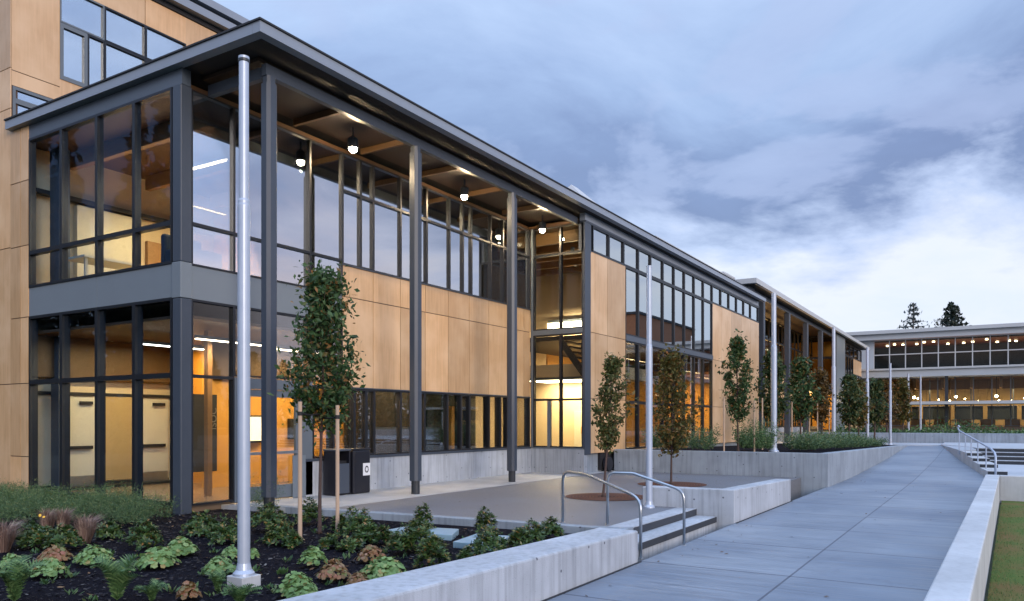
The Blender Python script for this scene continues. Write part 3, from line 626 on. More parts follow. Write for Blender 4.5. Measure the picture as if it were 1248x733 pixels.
t=thing('light_cove',(28.1,13,5.4),'bright warm cove light at the upper stair hall wall','cove light')
m=MB(); m.box(28.0,28.19,11.6,15.5,5.75,5.85); m.build('housing',M['frame_l'],t)
m=MB(); m.box(27.98,27.999,11.6,15.5,5.45,5.74); m.build('lens',M['strip2'],t)
area('room_light',27.6,13.2,5.5,.1,3.4,150,(1,.76,.46),rot=(0,R(-55),0))
for y,x,w_ in ((12.3,24.0,'upper'),(12.45,25.2,'lower')):
    t=thing('downlight',(x,y,7.7),'tiny round downlight high in the return bay, the '+w_+' of the pair','downlight')
    m=MB(); m.lathe(x,y,[(.07,7.74),(.07,7.6),(.09,7.58)],14); m.build('can',M['frame_l'],t)
    m=MB(); m.lathe(x,y,[(.075,7.565),(.075,7.579)],14); m.build('lens',M['lamp'],t)
# rooms behind the block
m=MB(); m.box(29.6,44.3,11.4,16.4,-.1,.62); m.build('ground_floor',M['intfloor'],Bd)
m=MB(); m.box(24.7,44.3,11.3,18,4.62,4.78); m.build('upper_floor',M['intdark'],Bd)
m=MB(); m.box(29.6,44.3,16.4,16.6,-.1,8.2); m.build('back_wall',M['orange'],Bd)
m=MB(); m.box(29.5,44.3,11.4,16.5,8.15,8.25); m.build('ceiling',M['ceil'],Bd)
m=MB()
for k in range(5): m.box(29.7,33.5,15.6,16.0,.9+.4*k,.94+.4*k)
m.build('shelving',M['glulam'],Bd)
HL=[(28.3,13.5,3.6),(29.6,14.2,3.5),(27.6,14.6,2.1),(31.4,13.4,3.6),(32.6,14.4,3.5)]
for i,(x,y,z) in enumerate(HL):
    lab=['upper left of the lamps behind the young tree foliage','second lamp behind the block glazing near the galvanised pole','lowest lamp behind the block glazing, left of the galvanised pole','lamp behind the block glazing above the olive tree','rightmost lamp behind the block glazing'][i]
    t=thing('pendant_lamp',(x,y,z),'warm globe pendant, '+lab,'pendant lamp','globe pendants behind the block glazing')
    m=MB(); m.tube([(x,y,4.6),(x,y,z+.1)],.012,6); m.build('cord',M['intdark'],t)
    m=MB(); m.lathe(x,y,[(.02,z-.14),(.10,z-.10),(.14,z),(.10,z+.10),(.02,z+.14)],14); m.build('globe',M['lamp'],t,smooth=True)
area('room_light',30.5,13.8,4.5,8,.2,260,(1,.66,.3)); area('room_light',40,13.8,4.4,5,.2,60,(1,.66,.3))
# spots under the portico
for i,(x,lab) in enumerate(((13.11,'first'),(17.5,'second'),(21.87,'third'))):
    y,z=12.3,7.86
    t=thing('portico_light',(x,y,8.3),'hanging cylindrical portico spotlight, glaring, '+('nearest the corner of the roof' if i==0 else 'middle one, between the second and third columns' if i==1 else 'smallest, just before the tall return bay'),'spotlight','spotlights under the portico roof')
    m=MB(); m.tube([(x,y,8.36),(x,y,8.12)],.02,8); m.build('stem',M['steel'],t)
    m=MB(); m.lathe(x,y,[(.11,7.9),(.12,7.93),(.12,8.1),(.08,8.14)],16); m.build('can',M['steel'],t)
    m=MB(); m.lathe(x,y,[(.04,z-.055),(.075,z-.025),(.085,z+.035)],16); m.build('lens',M['spot'],t,smooth=True)
    point('portico_bulb',x,y,7.66,5,.012,(1,.70,.40))
m=MB(); m.box(20.2,20.55,14.6,14.63,6.1,6.45); t=tag(m.build('exit_sign',M['exit']),'small green lit sign inside the upper window near the third column','sign')
# rooftop pieces
t=thing('roof_hatch',(28.3,14,8.65),'grey pyramidal skylight on the roof behind the eave','skylight')
m=MB(); m.hexa([(27.4,13.6),(28.7,13.6),(28.7,15),(27.4,15)],8.66,10.45); m.build('curb',M['fascia'],t)
m=MB(); k=[(27.2,13.5,10.45),(28.9,13.5,10.45),(28.9,15,10.45),(27.2,15,10.45)]; a=[(27.6,14.2,11.15),(28.1,14.2,11.15)]
m.poly([k[0],k[1],a[1],a[0]]); m.poly([k[1],k[2],a[1]]); m.poly([k[2],k[3],a[0],a[1]]); m.poly([k[3],k[0],a[0]]); m.build('skylight_glass',M['rooflt'],t)
m=MB(); m.box(33.6,46.8,13.0,18.6,9.85,10.12); t2=thing('clerestory_roof',(40,15,8.65),'thin raised roof strip set back above the long eave','roof'); m.build('roof_slab',M['fascia'],t2)
m=MB(); m.box(34,46.4,13.4,18.3,8.66,9.84); m.build('side_wall',M['dark'],t2); m=MB(); m.box(33.55,46.9,12.95,18.6,10.123,10.17); m.build('edge_trim',M['rooflt'],t2)

# ------------------------------------------------------------------ tall wing behind
YW=19.41
T2=thing('tall_wing',(9.28,19.41,0),'taller plywood-clad wing rising behind the glass corner pavilion','building')
panels(T2,'X',X0-.004,19.415,30,-.3,13.15,[19.415+1.9*k for k in range(1,6)],[2.57,5.75,9.0,9.95,12.0])
panels(T2,'Y',YW,9.30,10.40,9.55,13.15,[],[9.9])
panels(T2,'Y',YW,10.40,13.9,9.55,10.10,[12.0],[])
panels(T2,'Y',YW,10.40,13.9,12.40,13.15,[11.09,12.66],[])
panels(T2,'Y',YW,13.9,46,8.66,13.15,[14.95+1.2*k for k in range(25)],[9.9])
win(T2,'Y',YW,10.40,11.52,11.50,12.40,gm='glb',fw=.035,fm='frame_l')
win(T2,'Y',YW,10.40,11.08,10.10,11.49,gm='glb',fw=.085,fm='frame_l'); win(T2,'Y',YW,11.09,11.52,10.10,11.49,gm='glb',fw=.035,fm='frame')
for a,b in ((11.53,12.66),(12.67,13.9)):
    win(T2,'Y',YW,a,b,11.50,12.40,gm='glb',fw=.035,fm='frame'); win(T2,'Y',YW,a,b,10.10,11.49,gm='glb',fw=.035,fm='frame')
win(T2,'Y',YW,9.32,10.6,8.7,9.53,gm='glb',fw=.06,fm='frame_l',tr=(9.2,)); 
m=MB(); m.box(X0+.2,45.9,YW+.17,30,-.3,13.15); m.build('core',M['intdark'],T2)
m=MB(); m.box(9.2,46.1,YW-.05,30,13.16,13.28); m.build('roof_gap',M['dark'],T2)
m=MB(); m.box(9.0,46.3,YW-.28,30.2,13.30,13.52); m.build('roof',M['fascia'],T2)
m=MB(); m.box(9.1,46.2,YW-.16,30.2,13.525,13.62); m.build('roof_gap',M['dark'],T2)
m=MB(); m.box(8.95,46.4,YW-.34,30.2,13.625,13.84); m.build('parapet_cap',M['fascia'],T2)

# ------------------------------------------------------------------ second portico wing
P2=thing('far_portico_wing',(44.6,12,0),'second portico wing with taller dark eave, beyond the plywood block','building')
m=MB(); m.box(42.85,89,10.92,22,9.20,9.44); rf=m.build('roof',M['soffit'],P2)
m=MB(); m.box(42.6,89.3,10.72,10.915,9.20,9.47); m.box(42.6,42.845,10.92,22,9.20,9.47); m.build('fascia',M['rooflt'],rf)
m=MB(); m.box(43.2,44.6,11.3,20,8.67,9.195); m.build('end_wall',M['frieze'],P2)
for x in (46.6,53.4,59.4,65.2):
    m=MB(); m.box(x-.17,x+.17,11.25,11.6,.3,8.9); m.build('column',M['steel'],P2,bevel=.04)
m=MB(); m.box(44.8,71,11.36,11.5,8.9,9.16); m.build('beam',M['steel'],P2)
m=MB(); m.box(44.7,71,11.55,13.6,9.12,9.19); m.build('portico_ceiling',M['portico_wood'],P2)
m=MB(); m.box(44.6,92,13.6,13.8,-.3,1.25); m.build('plinth',M['conc'],P2)
for k in range(10):
    a=44.7+2.9*k; win(P2,'Y',13.6,a,a+2.9,5.2,9.1,gm='gld',fw=.06,tr=(7.6,),vm=(a+1.45,)); 
    win(P2,'Y',13.6,a,a+2.9,1.26,3.5,gm='gld',fw=.06,vm=(a+.9,a+1.8))
panels(P2,'Y',13.58,44.7,73.7,3.5,5.2,[44.7+1.45*k for k in range(1,20)],[])
m=MB(); m.box(44.7,91.5,17,17.2,0,9.4); m.build('back_wall',M['orange'],P2); m=MB(); m.box(44.7,91.5,13.9,17,4.6,4.8); m.build('upper_floor',M['glulam'],P2)
m=MB(); m.box(44.7,91.5,13.85,17,9.2,9.35); m.build('ceiling',M['ceil'],P2)
area('room_light',56,15.2,5.0,22,.6,500,(1,.55,.2),rot=(R(180),0,0)); area('room_light',56,15,4.4,20,.3,700,(1,.6,.25)); area('room_light',74,13,4.4,4,1.5,160,(1,.62,.28)); area('room_light',83,15,4.4,10,.3,200,(1,.6,.25))
m=MB(); m.box(70.9,75.4,11.1,11.45,.3,9.19); m.build('pilaster',M['belt'],P2)
win(P2,'X',71.2,11.46,13.5,4.9,9.1,gm='gld',fw=.1,tr=(7.2,)); win(P2,'X',71.2,11.46,13.5,.9,4.5,gm='gld',fw=.1,tr=(2.6,)); m=MB(); m.box(71.15,71.4,11.46,13.5,4.5,4.9); m.build('spandrel',M['frame_l'],P2)
panels(P2,'Y',11.45,75.4,77.8,.6,7.9,[76.6],[4.6]); panels(P2,'Y',11.45,82.8,88.6,6.4,7.9,[84.5,86.5],[])
panels(P2,'Y',11.45,77.8,88.6,.6,3.0,[],[])
for k in range(5): win(P2,'Y',11.45,75.4+2.64*k,78.04+2.64*k,7.9,9.1,gm='glg',fw=.08)
for k in range(3): win(P2,'Y',11.45,77.8+1.667*k,79.467+1.667*k,3.0,7.9,gm='glg',fw=.08)
for k in range(3): win(P2,'Y',11.45,82.8+1.93*k,84.73+1.93*k,3.0,6.4,gm='glb',fw=.08)
t=thing('roof_vent',(47,13.2,9.47),'small grey box vent on the roof edge of the far portico wing','vent')
m=MB(); m.box(46.2,48.4,13.6,15,9.45,10.55); m.build('housing',M['fascia'],t); m=MB(); m.box(46.1,48.5,13.5,15.1,10.553,10.66); m.build('lid',M['rooflt'],t)

m=MB(); m.box(88.6,88.8,11.6,22,0,9.15); m.box(76.5,76.7,11.5,16.9,0,9.1); m.build('inner_wall',M['orange'],P2)
# ------------------------------------------------------------------ commons building at the end
CB=thing('commons_building',(92,0,0),'glass-fronted commons building with white canopy bands closing the view','building')
m=MB(); m.box(91.0,110,-45,13.4,10.42,11.0); m.build('roof',M['comm'],CB); m=MB(); m.box(90.6,110,-45,13.6,11.003,11.36); m.build('roof_cap',M['rooflt'],CB)
ym=[10.66-1.53*k for k in range(0,30)]
for a,b in zip(ym[1:],ym): win(CB,'X',92,a,b,7.22,10.41,tr=(8.85,),gm='gld',fw=.05,fm='rooflt')
m=MB(); m.box(91.9,92.2,10.66,13,1,10.4); m.build('end_panel',M['comm'],CB)
m=MB(); m.box(89.2,92.1,-45,13.0,6.28,7.0); m.build('canopy',M['comm'],CB); m=MB(); m.box(89.0,92.1,-45,13.1,7.003,7.2); m.build('canopy_edge',M['rooflt'],CB)
m=MB(); m.box(98.8,98.95,-45,12.8,5.25,6.28); m.build('bulkhead',M['rafter'],CB)
for k in range(16):
    m=MB(); y_=11.2-1.9*k; m.box(95.0+(k%3)*.9,95.12+(k%3)*.9,y_-.06,y_+.06,1.2,6.28); m.build('inner_post',M['bluegrey' if k%2 else 'rafter'],CB)
yl_=[11-1.6*k for k in range(0,30)]
for a,b in zip(yl_[1:],yl_): win(CB,'X',92,a,b,1.25,6.27,tr=(3.6,),gm='gld',fw=.05,fm='frame_l')
m=MB(); m.box(88.0,91.9,-45,8.2,3.42,3.72); m.build('low_canopy',M['rooflt'],CB)
for y in (3.7,-6,-16): 
    m=MB(); m.box(89.6,89.9,y-.15,y+.15,.85,6.275); m.build('column',M['steel_dark'],CB)
m=MB(); m.box(92.2,108,-45,12.8,.8,1.2); m.build('ground_floor',M['intfloor'],CB)
m=MB(); m.box(99,99.2,-45,12.8,3.4,6.3); m.build('back_wall',M['amber'],CB); m=MB(); m.box(99.0,99.2,-45,12.8,1.2,1.9); m.build('dado',M['amber'],CB)
m=MB(); m.box(99.6,99.8,-45,12.8,1.2,3.4); m.build('dark_glass_wall',M['furn'],CB)
for k in range(9):
    m=MB(); m.box(98.8,98.98,9.5-3.1*k,9.9-3.1*k,1.9,3.4); m.build('inner_pier',M['amber'],CB)
m=MB(); m.box(92.15,108,-45,12.8,6.3,7.1); m.build('upper_floor',M['ceil'],CB)
m=MB(); m.box(92.2,108,-45,12.8,10.2,10.4); m.build('ceiling',M['ceil'],CB)
m=MB(); m.box(99,99.2,-45,12.8,7.2,10.2); m.build('back_wall',M['furn'],CB)
m=MB()
for k in range(14): m.box(93+.02*k,98,12-2.6*k-.12,12-2.6*k+.12,5.2,6.28)
m.build('ceiling_beam',M['glulam'],CB)
random.seed(5)
m=MB()
for k in range(16):
    y=10-2.1*k; m.box(92.6,93.3,y,y+1.3,1.2,1.95)
tag(m.build('counter_row',M['glulam'],CB),'row of timber counters inside the glass')
for i,y in enumerate((6.9,3.0,-.6,-4.2)):
    t=thing('pendant_lamp',(93.5,y,4.2),['first large glowing globe above the commons low canopy, from the left','second large glowing globe above the commons low canopy','third large glowing globe above the commons low canopy','globe lamp at the right margin above the commons low canopy'][i],'pendant lamp','large globes in the commons')
    m=MB(); m.tube([(93.5,y,6.28),(93.5,y,4.5)],.03,6); m.build('cord',M['intdark'],t)
    m=MB(); m.lathe(93.5,y,[(.03,4.16),(.10,4.2),(.14,4.28),(.10,4.36),(.03,4.42)],14); m.build('globe',M['lamp'],t,smooth=True)
pd=None
for i in range(16):
    y=9.3-1.15*i+random.uniform(-.3,.3); x=94.5+random.uniform(0,3); z=4.05+random.uniform(-.25,.2)
    if pd is None:
        pd=thing('lamp_cluster',(x,y,z),'one of many small glowing lamps strung behind the commons low canopy','lamp','small lamps in the commons')
        m=MB(); m.lathe(x,y,[(.02,z-.07),(.065,z-.035),(.065,z+.035),(.02,z+.07)],10); pc=m.build('bulb',M['lamp'],pd); m=MB(); m.tube([(x,y,z+.1),(x,y,6.2)],.015,5); pe=m.build('cord',M['intdark'],pd)
    else:
        o=pd.copy(); COL.objects.link(o); o.location=(x,y,z)
        for c0 in (pc,pe): c=c0.copy(); COL.objects.link(c); c.parent=o
dl=None
for i in range(14):
    y=10-1.05*i+random.uniform(-.3,.3); x=93+random.uniform(0,4)
    if dl is None:
        dl=thing('downlight',(x,y,10.1),'tiny recessed light dotted across the dark upper ceiling of the commons','downlight','ceiling dots of the commons upper floor')
        m=MB(); m.lathe(x,y,[(.12,10.06),(.14,10.1),(.12,10.18)],10); dd=m.build('lens',M['strip2'],dl)
    else:
        o=dl.copy(); COL.objects.link(o); o.location=(x,y,10.1); c=dd.copy(); COL.objects.link(c); c.parent=o
for y in (6,-2,-12,-24): area('room_light',95.5,y,5.1,2,5,120,(1,.68,.34))
area('room_light',95,2,8.0,4,18,150,(1,.42,.2),rot=(R(180),0,0))
# block off to the right, seen only mirrored in the glazing
OB=thing('brick_hall',(95,-30,0),'orange brick hall beyond the lawn, mirrored in the long glazing','building')
m=MB(); m.box(93,115,-50,-16,11.4,15.5); m.build('wall',M['brick'],OB); m=MB(); m.box(92.8,115,-50.2,-15.8,15.503,15.8); m.build('roof',M['dark'],OB)
for k in range(5):
    m=MB(); m.box(92.93,92.99,-20-5*k,-18-5*k,12.2,14.6); m.build('window',M['intdark'],OB)

# ------------------------------------------------------------------ light poles
def light_pole(x,y,z0,z1,r,label,zj=None,block=False,shoe=True):
    t=thing('light_pole',(x,y,z0),label,'light pole','grey poles along the path')
    zj=zj or z0+(z1-z0)*.66
    zb=z0+(.12 if block else 0)
    m=MB(); m.lathe(x,y,[(r*1.0,zb+.02),(r,zj),(r*.93,zj+.02),(r*.93,zj+.05),(r*.80,zj+.07),(r*.78,z1-.03),(r*.86,z1-.025),(r*.86,z1)],24); m.build('shaft',M['galv'],t,smooth=False)
    if shoe:
        m=MB(); m.lathe(x,y,[(r*1.75,zb),(r*1.7,zb+.025),(r*1.25,zb+.06),(r*1.03,zb+.13)],24); m.build('base_collar',M['galv'],t)
    if block:
        m=MB(); m.box(x-.125,x+.125,y-.125,y+.125,z0-.1,z0+.12); m.build('footing',M['conc_cap'],t,bevel=.008)
        m=MB()
        for k in range(4): 
            a=R(45+90*k); m.cyl(x+.095*math.cos(a),y+.095*math.sin(a),zb,zb+.03,.012,n=6)
        m.build('bolts',M['ss'],t)
        m=MB(); m.lathe(x,y,[(r*.80,z1-.06),(r*.90,z1-.055),(r*.90,z1-.03),(r*.80,z1-.025)],16); m.build('cap_ring',M['steel_dark'],t)
light_pole(5.60,6.83,-.07,5.62,.066,'tall galvanised pole on a small concrete footing in the planting bed',zj=4.02,block=True)
light_pole(14.46,5.72,0,4.77,.066,'galvanised pole standing behind the handrails at the terrace edge')
light_pole(27.03,6.22,.68,6.05,.10,'thick galvanised pole rising from the raised bed before the far portico')
light_pole(45.0,7.2,.4,6.8,.11,'pole against the pale pilaster of the far portico wing')
light_pole(49.73,6.11,.33,6.03,.095,'pole at the upper end of the raised bed, left of the commons')
light_pole(50.43,4.96,.33,5.12,.075,'slimmer pole at the ramp top in front of the commons left end')
light_pole(62.6,4.99,.85,5.15,.085,'thin far pole on the commons lawn, left of its twin')
light_pole(73,4.9,.85,5.6,.08,'thinnest farthest pole on the commons lawn')

# ------------------------------------------------------------------ handrails
def rail(x,label):
    """rail running down the steps (towards -Y)"""
    t=thing('handrail',(x,5,0),label,'handrail','stainless handrails on the steps')
    zt=.86; r=.024
    top=(6.15,zt); y0=6.15; y1=4.04; z1=.60
    pts=[(y0,0.0),(y0,zt-.16),(y0-.02,zt-.07),(y0-.07,zt-.015),(y0-.16,zt),(5.55,zt),(5.42,zt-.01),(4.24,z1+.06),(4.12,z1+.015),(4.06,z1-.06),(y1,z1-.16),(y1,-.24)]
    return t,pts,r
for xa,xb,ya,yb,label in ((11.60,10.30,6.13,4.20,'stainless handrail nearer the planter wall, bent over the two steps'),(11.72,11.78,5.36,4.08,'stainless handrail on the far side, in front of the galvanised pole')):
    t=thing('handrail',(xa,ya,0),label,'handrail','stainless handrails on the steps')
    zt,zl=.86,.63
    def P(s,z): return (xa+(xb-xa)*s,ya+(yb-ya)*s,z)
    m=MB(); m.tube([P(0,0),P(0,zt-.15),P(.008,zt-.08),P(.03,zt-.03),P(.075,zt),P(.33,zt),P(.37,zt-.008),P(.42,zt-.03),P(.90,zl+.02),P(.95,zl-.015),P(.98,zl-.06),P(.996,zl-.12),P(1,zl-.2),P(1,-.24)],.023,12)
    m.build('rail',M['ss'],t,smooth=True)
    m=MB(); m.lathe(P(0,0)[0],P(0,0)[1],[(.045,.0),(.045,.008),(.03,.012)],14); m.lathe(P(1,0)[0],P(1,0)[1],[(.045,-.238),(.045,-.23),(.03,-.226)],14); m.build('base_flange',M['ss'],t)
t=thing('handrail',(31,-.2,-.1),'pale far handrail with thin balusters beside the terraced steps','handrail')
A=Vector((30.2,-.17,.0)); Bv=Vector((40.5,1.2,.36)); m=MB()
def Q(s,h): p=A+(Bv-A)*s; return (p.x,p.y,p.z+h)
m.tube([Q(0,-.1),Q(0,.55),Q(.02,.66),Q(.1,.74),Q(.95,.93),Q(1.0,.98),Q(1.03,1.08),Q(1.0,1.15),Q(.96,1.12)],.035,8); m.build('rail',M['galv'],t,smooth=True)
for s in (.2,.4,.58,.76,.97):
    m=MB(); m.tube([Q(s,-.12),Q(s,.74+.2*s)],.022,6); m.build('baluster',M['galv'],t)

# ------------------------------------------------------------------ bins
def ring(x,y,prof): pass
t=thing('litter_bin',(13.07,12.75,0),'boxy dark litter bin with open hood and grey perforated panel, left of the black bin','litter bin')
x0,x1,y0,y1=12.84,13.30,12.55,12.95
m=MB(); m.box(x0,x0+.04,y0,y1,.03,1.02); m.box(x1-.04,x1,y0,y1,.03,1.02); m.box(x0+.04,x1-.04,y1-.04,y1,.03,1.02); m.box(x0+.04,x1-.04,y0+.03,y1-.04,.03,.06); m.build('body',M['bin'],t,bevel=.01)
m=MB(); m.box(x0+.045,x1-.045,y0-.005,y0+.02,.06,.74); m.build('front_panel',M['bin2'],t,bevel=.008)
m=MB(); m.box(x0-.015,x1+.015,y0-.015,y1+.015,1.023,1.075); m.build('hood',M['bin2'],t,bevel=.02)
m=MB(); m.box(x0+.06,x1-.06,y0+.07,y1-.06,.08,.80); m.build('liner',M['intdark'],t)
t=thing('recycling_bin',(13.65,12.74,0),'plain black boxy recycling bin with a white symbol label','recycling bin')
x0,x1,y0,y1=13.37,13.95,12.53,12.95
m=MB(); m.box(x0,x1,y0,y1,.02,1.03); m.build('body',M['bin'],t,bevel=.03)
m=MB(); m.box(x0-.012,x1+.012,y0-.012,y1+.012,1.033,1.07); m.build('lid',M['bin'],t,bevel=.012)
m=MB(); m.box(13.69,13.935,y0-.006,y0-.001,.43,.72); m.build('label',M['white'],t)
m=MB(); cx_,cz_=13.812,.575; yy=y0-.009
for (s_,e) in ((20,120),(140,240),(260,360)):
    for k in range(6):
        p,q=R(s_+(e-s_)*k/6),R(s_+(e-s_)*(k+1)/6)
        m.poly([(cx_+.042*math.cos(p),yy,cz_+.052*math.sin(p)),(cx_+.042*math.cos(q),yy,cz_+.052*math.sin(q)),(cx_+.066*math.cos(q),yy,cz_+.082*math.sin(q)),(cx_+.066*math.cos(p),yy,cz_+.082*math.sin(p))])
    p,q=R(e-2),R(e+16)
    m.poly([(cx_+.032*math.cos(p),yy,cz_+.04*math.sin(p)),(cx_+.054*math.cos(q),yy,cz_+.068*math.sin(q)),(cx_+.078*math.cos(p),yy,cz_+.096*math.sin(p))])
m.build('symbol',M['bin'],t)
# dark wheel-like bollard base in the recess beyond the bay
t=thing('hose_reel',(23.6,10.6,0),'black round drum half hidden in the recess behind the raised bed wall','drum')
m=MB(); m.tube([(24.15,11.1,.26),(24.15,10.95,.26)],.24,24); m.build('drum',M['bin'],t); m=MB(); m.box(24.05,24.25,10.97,11.08,0,.1); m.build('foot',M['steel_dark'],t)

# ------------------------------------------------------------------ tree grates, pavers
def grate(x,y,r,label):
    t=thing('tree_grate',(x,y,0),label,'tree grate','rusted tree grates in the terrace')
    m=MB(); n=40
    for rr0,rr1 in [(.12,.16)]+[(.2+.075*k,.2+.075*k+.052) for k in range(int((r-.24)/.075))]+[(r-.06,r)]:
        for i in range(n):
            p,q=2*math.pi*i/n,2*math.pi*(i+1)/n
            m.poly([(x+rr0*math.cos(p),y+rr0*math.sin(p),.012),(x+rr1*math.cos(p),y+rr1*math.sin(p),.012),(x+rr1*math.cos(q),y+rr1*math.sin(q),.012),(x+rr0*math.cos(q),y+rr0*math.sin(q),.012)])
    m.build('grille',M['rust'],t)
    m=MB(); m.disc((x,y,.005),r*.99,40); m.build('pit',pm('rust_soil',(.055,.03,.022),(.03,.02,.018),scale=20,rough=.95),t)
grate(16.0,7.35,.92,'rust-brown round tree grate nearer the handrails'); grate(20.1,7.3,.92,'rust-brown round tree grate farther off, partly behind the low L-shaped wall')
for q,lab in (([(9.25,8.0),(9.80,8.0),(9.95,7.1),(9.35,6.8)],'pale blue slab in the mulch, nearer the kerb'),([(8.85,6.42),(9.66,6.58),(9.75,6.02),(8.9,5.78)],'pale blue slab pair in the mulch, nearer the planter wall')):
    m=MB(); m.hexa(q,-.12,.015); tag(m.build('stone_slab',M['paver'],bevel=.01),lab,'slab','blue slabs in the planting bed')

# ------------------------------------------------------------------ trees
def leafquad(m,c,s,rng,up=.3):
    a=Vector((rng.gauss(0,1),rng.gauss(0,1),rng.gauss(0,1)-up)).normalized()
    b=a.cross(Vector((rng.gauss(0,1),rng.gauss(0,1),rng.gauss(0,1)))).normalized(); n=a.cross(b)*s*.14
    c=Vector(c); w_=s*.50
    m.poly([c-a*s*.5,c+b*w_*.5*1.0+n*.0-a*s*.05,c+a*s*.5-n,c-b*w_*.5-a*s*.05])
TREEM={}
def treemat(k):
    if k not in TREEM:
        TREEM[k]=leafmat('leaves_'+k,{'dark_green':[(0,(.016,.042,.016)),(.4,(.04,.092,.030)),(.8,(.085,.15,.05)),(.92,(.15,.12,.04)),(1,(.26,.12,.035))],
         'olive':[(0,(.035,.055,.018)),(.5,(.085,.11,.03)),(.8,(.15,.13,.04)),(1,(.22,.12,.045))],
         'olive_brown':[(0,(.045,.052,.015)),(.5,(.115,.11,.028)),(.8,(.18,.12,.032)),(1,(.24,.11,.035))],
         'russet':[(0,(.05,.035,.012)),(.5,(.11,.075,.02)),(1,(.22,.11,.03))],
         'deep':[(0,(.018,.042,.016)),(.6,(.05,.092,.03)),(1,(.14,.12,.035))]}[k],trans=.3)
    return TREEM[k]
def street_tree(name,x,y,z0,ztop,zc,wd,kind,label,seed,nleaf,leaf,tr=.028,lean=(0,0),skew=0,group='young street trees'):
    rng=random.Random(seed)
    t=thing(name,(x,y,z0),label,'tree',group)
    H=ztop-z0; tk=MB()
    top=Vector((x+lean[0],y+lean[1],zc+(ztop-zc)*.85))
    def ax(z):
        s=min(1,max(0,(z-z0)/(top.z-z0))); return Vector((x,y,z0)).lerp(top,s)+Vector((0.02*math.sin(5*s+seed),.02*math.cos(4*s+seed),0))
    zz=[z0-.02,z0+.05]+[z0+(top.z-z0)*k/8 for k in range(1,9)]
    tk.tube([tuple(ax(z)) for z in zz],[tr*1.5,tr*1.15]+[tr*(1-.09*k) for k in range(1,9)],8)
    lf=MB(); hw=wd/2; clumps=[]
    nb=26
    for i in range(nb):
        f=(i+.5)/nb
        z=zc+(ztop-zc)*(.02+.96*f)
        env=hw*min(1,.35+2.2*f)*max(.10,(1-f)**.62*1.28) if f>.25 else hw*(.45+2.0*f)
        env=min(env,hw)*rng.uniform(.75,1.2)
        a=i*2.399+rng.uniform(-.5,.5)
        rr=env*rng.uniform(.45,1.0)
        c=ax(z)+Vector((math.cos(a)*rr,math.sin(a)*rr,0)); 
        zs_=max(zc-.25,z-rr*1.3-.1); st=ax(zs_)
        mid=st.lerp(c,.55)+Vector((0,0,-.05*rr))
        tk.tube([tuple(st),tuple(mid),tuple(c)],[tr*.38,tr*.25,tr*.1],5)
        clumps.append((c,hw*rng.uniform(.20,.36)))
        clumps.append((st.lerp(c,.6),hw*rng.uniform(.16,.3)))
    for k in range(7):
        z=zc+(ztop-zc)*rng.uniform(.75,1.0); c=ax(z); clumps.append((c+Vector((rng.gauss(0,.12*hw),rng.gauss(0,.12*hw),0)),hw*.2))
    for i in range(int(nleaf*.72)):
        c,r=clumps[int(rng.random()**1.0*len(clumps))%len(clumps)]
        p=c+Vector((rng.gauss(0,r*.55),rng.gauss(0,r*.55),rng.gauss(0,r*.75)))
        if p.z>ztop+.05: continue
        leafquad(lf,p,leaf*rng.choice((.55,.75,1,1.05,1.35)),rng)
    tk.build('trunk',M['bark'],t,smooth=True); lf.build('crown',treemat(kind),t); return t
def stake(x,y,z0,z1,label,ty=None,r=.03):
    t=thing('tree_stake',(x,y,z0),label,'stake','timber stakes beside young trees')
    m=MB(); m.cyl(x,y,z0-.05,z1,r,r*.95,n=10); m.build('post',M['stake'],t)
    if ty:
        m=MB(); z=z1-.18; m.tube([(x,y,z),((x+ty[0])/2,(y+ty[1])/2,z-.02),(ty[0],ty[1],z)],.014,6); m.lathe(x,y,[(r+.006,z-.03),(r+.006,z+.03)],10); m.build('tie',M['strap'],t)
street_tree('street_tree',8.88,9.02,-.07,4.24,1.75,1.38,'dark_green','dark green columnar young tree tied between two stakes in the planting bed',11,8200,.10,tr=.03,lean=(.05,-.02))
stake(8.30,8.86,-.07,2.0,'left timber stake of the near planting bed tree',(8.88,9.02),.033); stake(8.72,8.50,-.07,1.95,'right timber stake of the near planting bed tree',(8.88,9.02),.03)
street_tree('street_tree',16.0,7.45,0,3.35,1.15,.95,'olive','leaning olive young tree in the nearer rusty grate',21,4300,.10,tr=.03,lean=(.38,-.12))
street_tree('street_tree',20.1,7.3,0,3.75,1.0,1.35,'olive_brown','broad olive-brown young tree behind the galvanised terrace pole',31,5600,.115,tr=.03)
street_tree('street_tree',26.15,7.2,.69,4.75,1.9,1.15,'dark_green','dark green young tree with two stakes in the raised bed, left of the thick pole',41,4600,.13,tr=.035)
stake(25.6,7.5,.69,2.5,'left stake of the raised bed tree by the plywood wall'); stake(26.35,6.7,.69,2.4,'right stake of the raised bed tree by the plywood wall')
street_tree('street_tree',31.0,7.2,.62,4.55,1.9,1.35,'deep','very dark young tree just behind the thick galvanised pole',51,4200,.16,tr=.04)
stake(30.3,7.4,.62,2.6,'single pale stake left of the thick galvanised pole')
street_tree('street_tree',36.4,7.2,.54,4.7,1.9,1.5,'dark_green','dense dark green young tree in front of the far portico columns',61,4200,.18,tr=.045)
stake(36.0,7.5,.54,2.6,'left stake of the dense tree before the far portico'); stake(36.7,6.9,.54,2.7,'right stake of the dense tree before the far portico')
street_tree('street_tree',41.4,7.2,.46,4.4,1.8,1.4,'russet','russet young tree before the far portico, left of its pilaster',71,3600,.19,tr=.045)
stake(40.9,7.3,.46,2.6,'left stake of the russet tree'); stake(41.8,6.9,.46,2.6,'right stake of the russet tree')
street_tree('street_tree',45.7,6.5,.40,4.4,1.7,1.5,'deep','dark young tree just right of the pilaster pole',81,3000,.21,tr=.06)
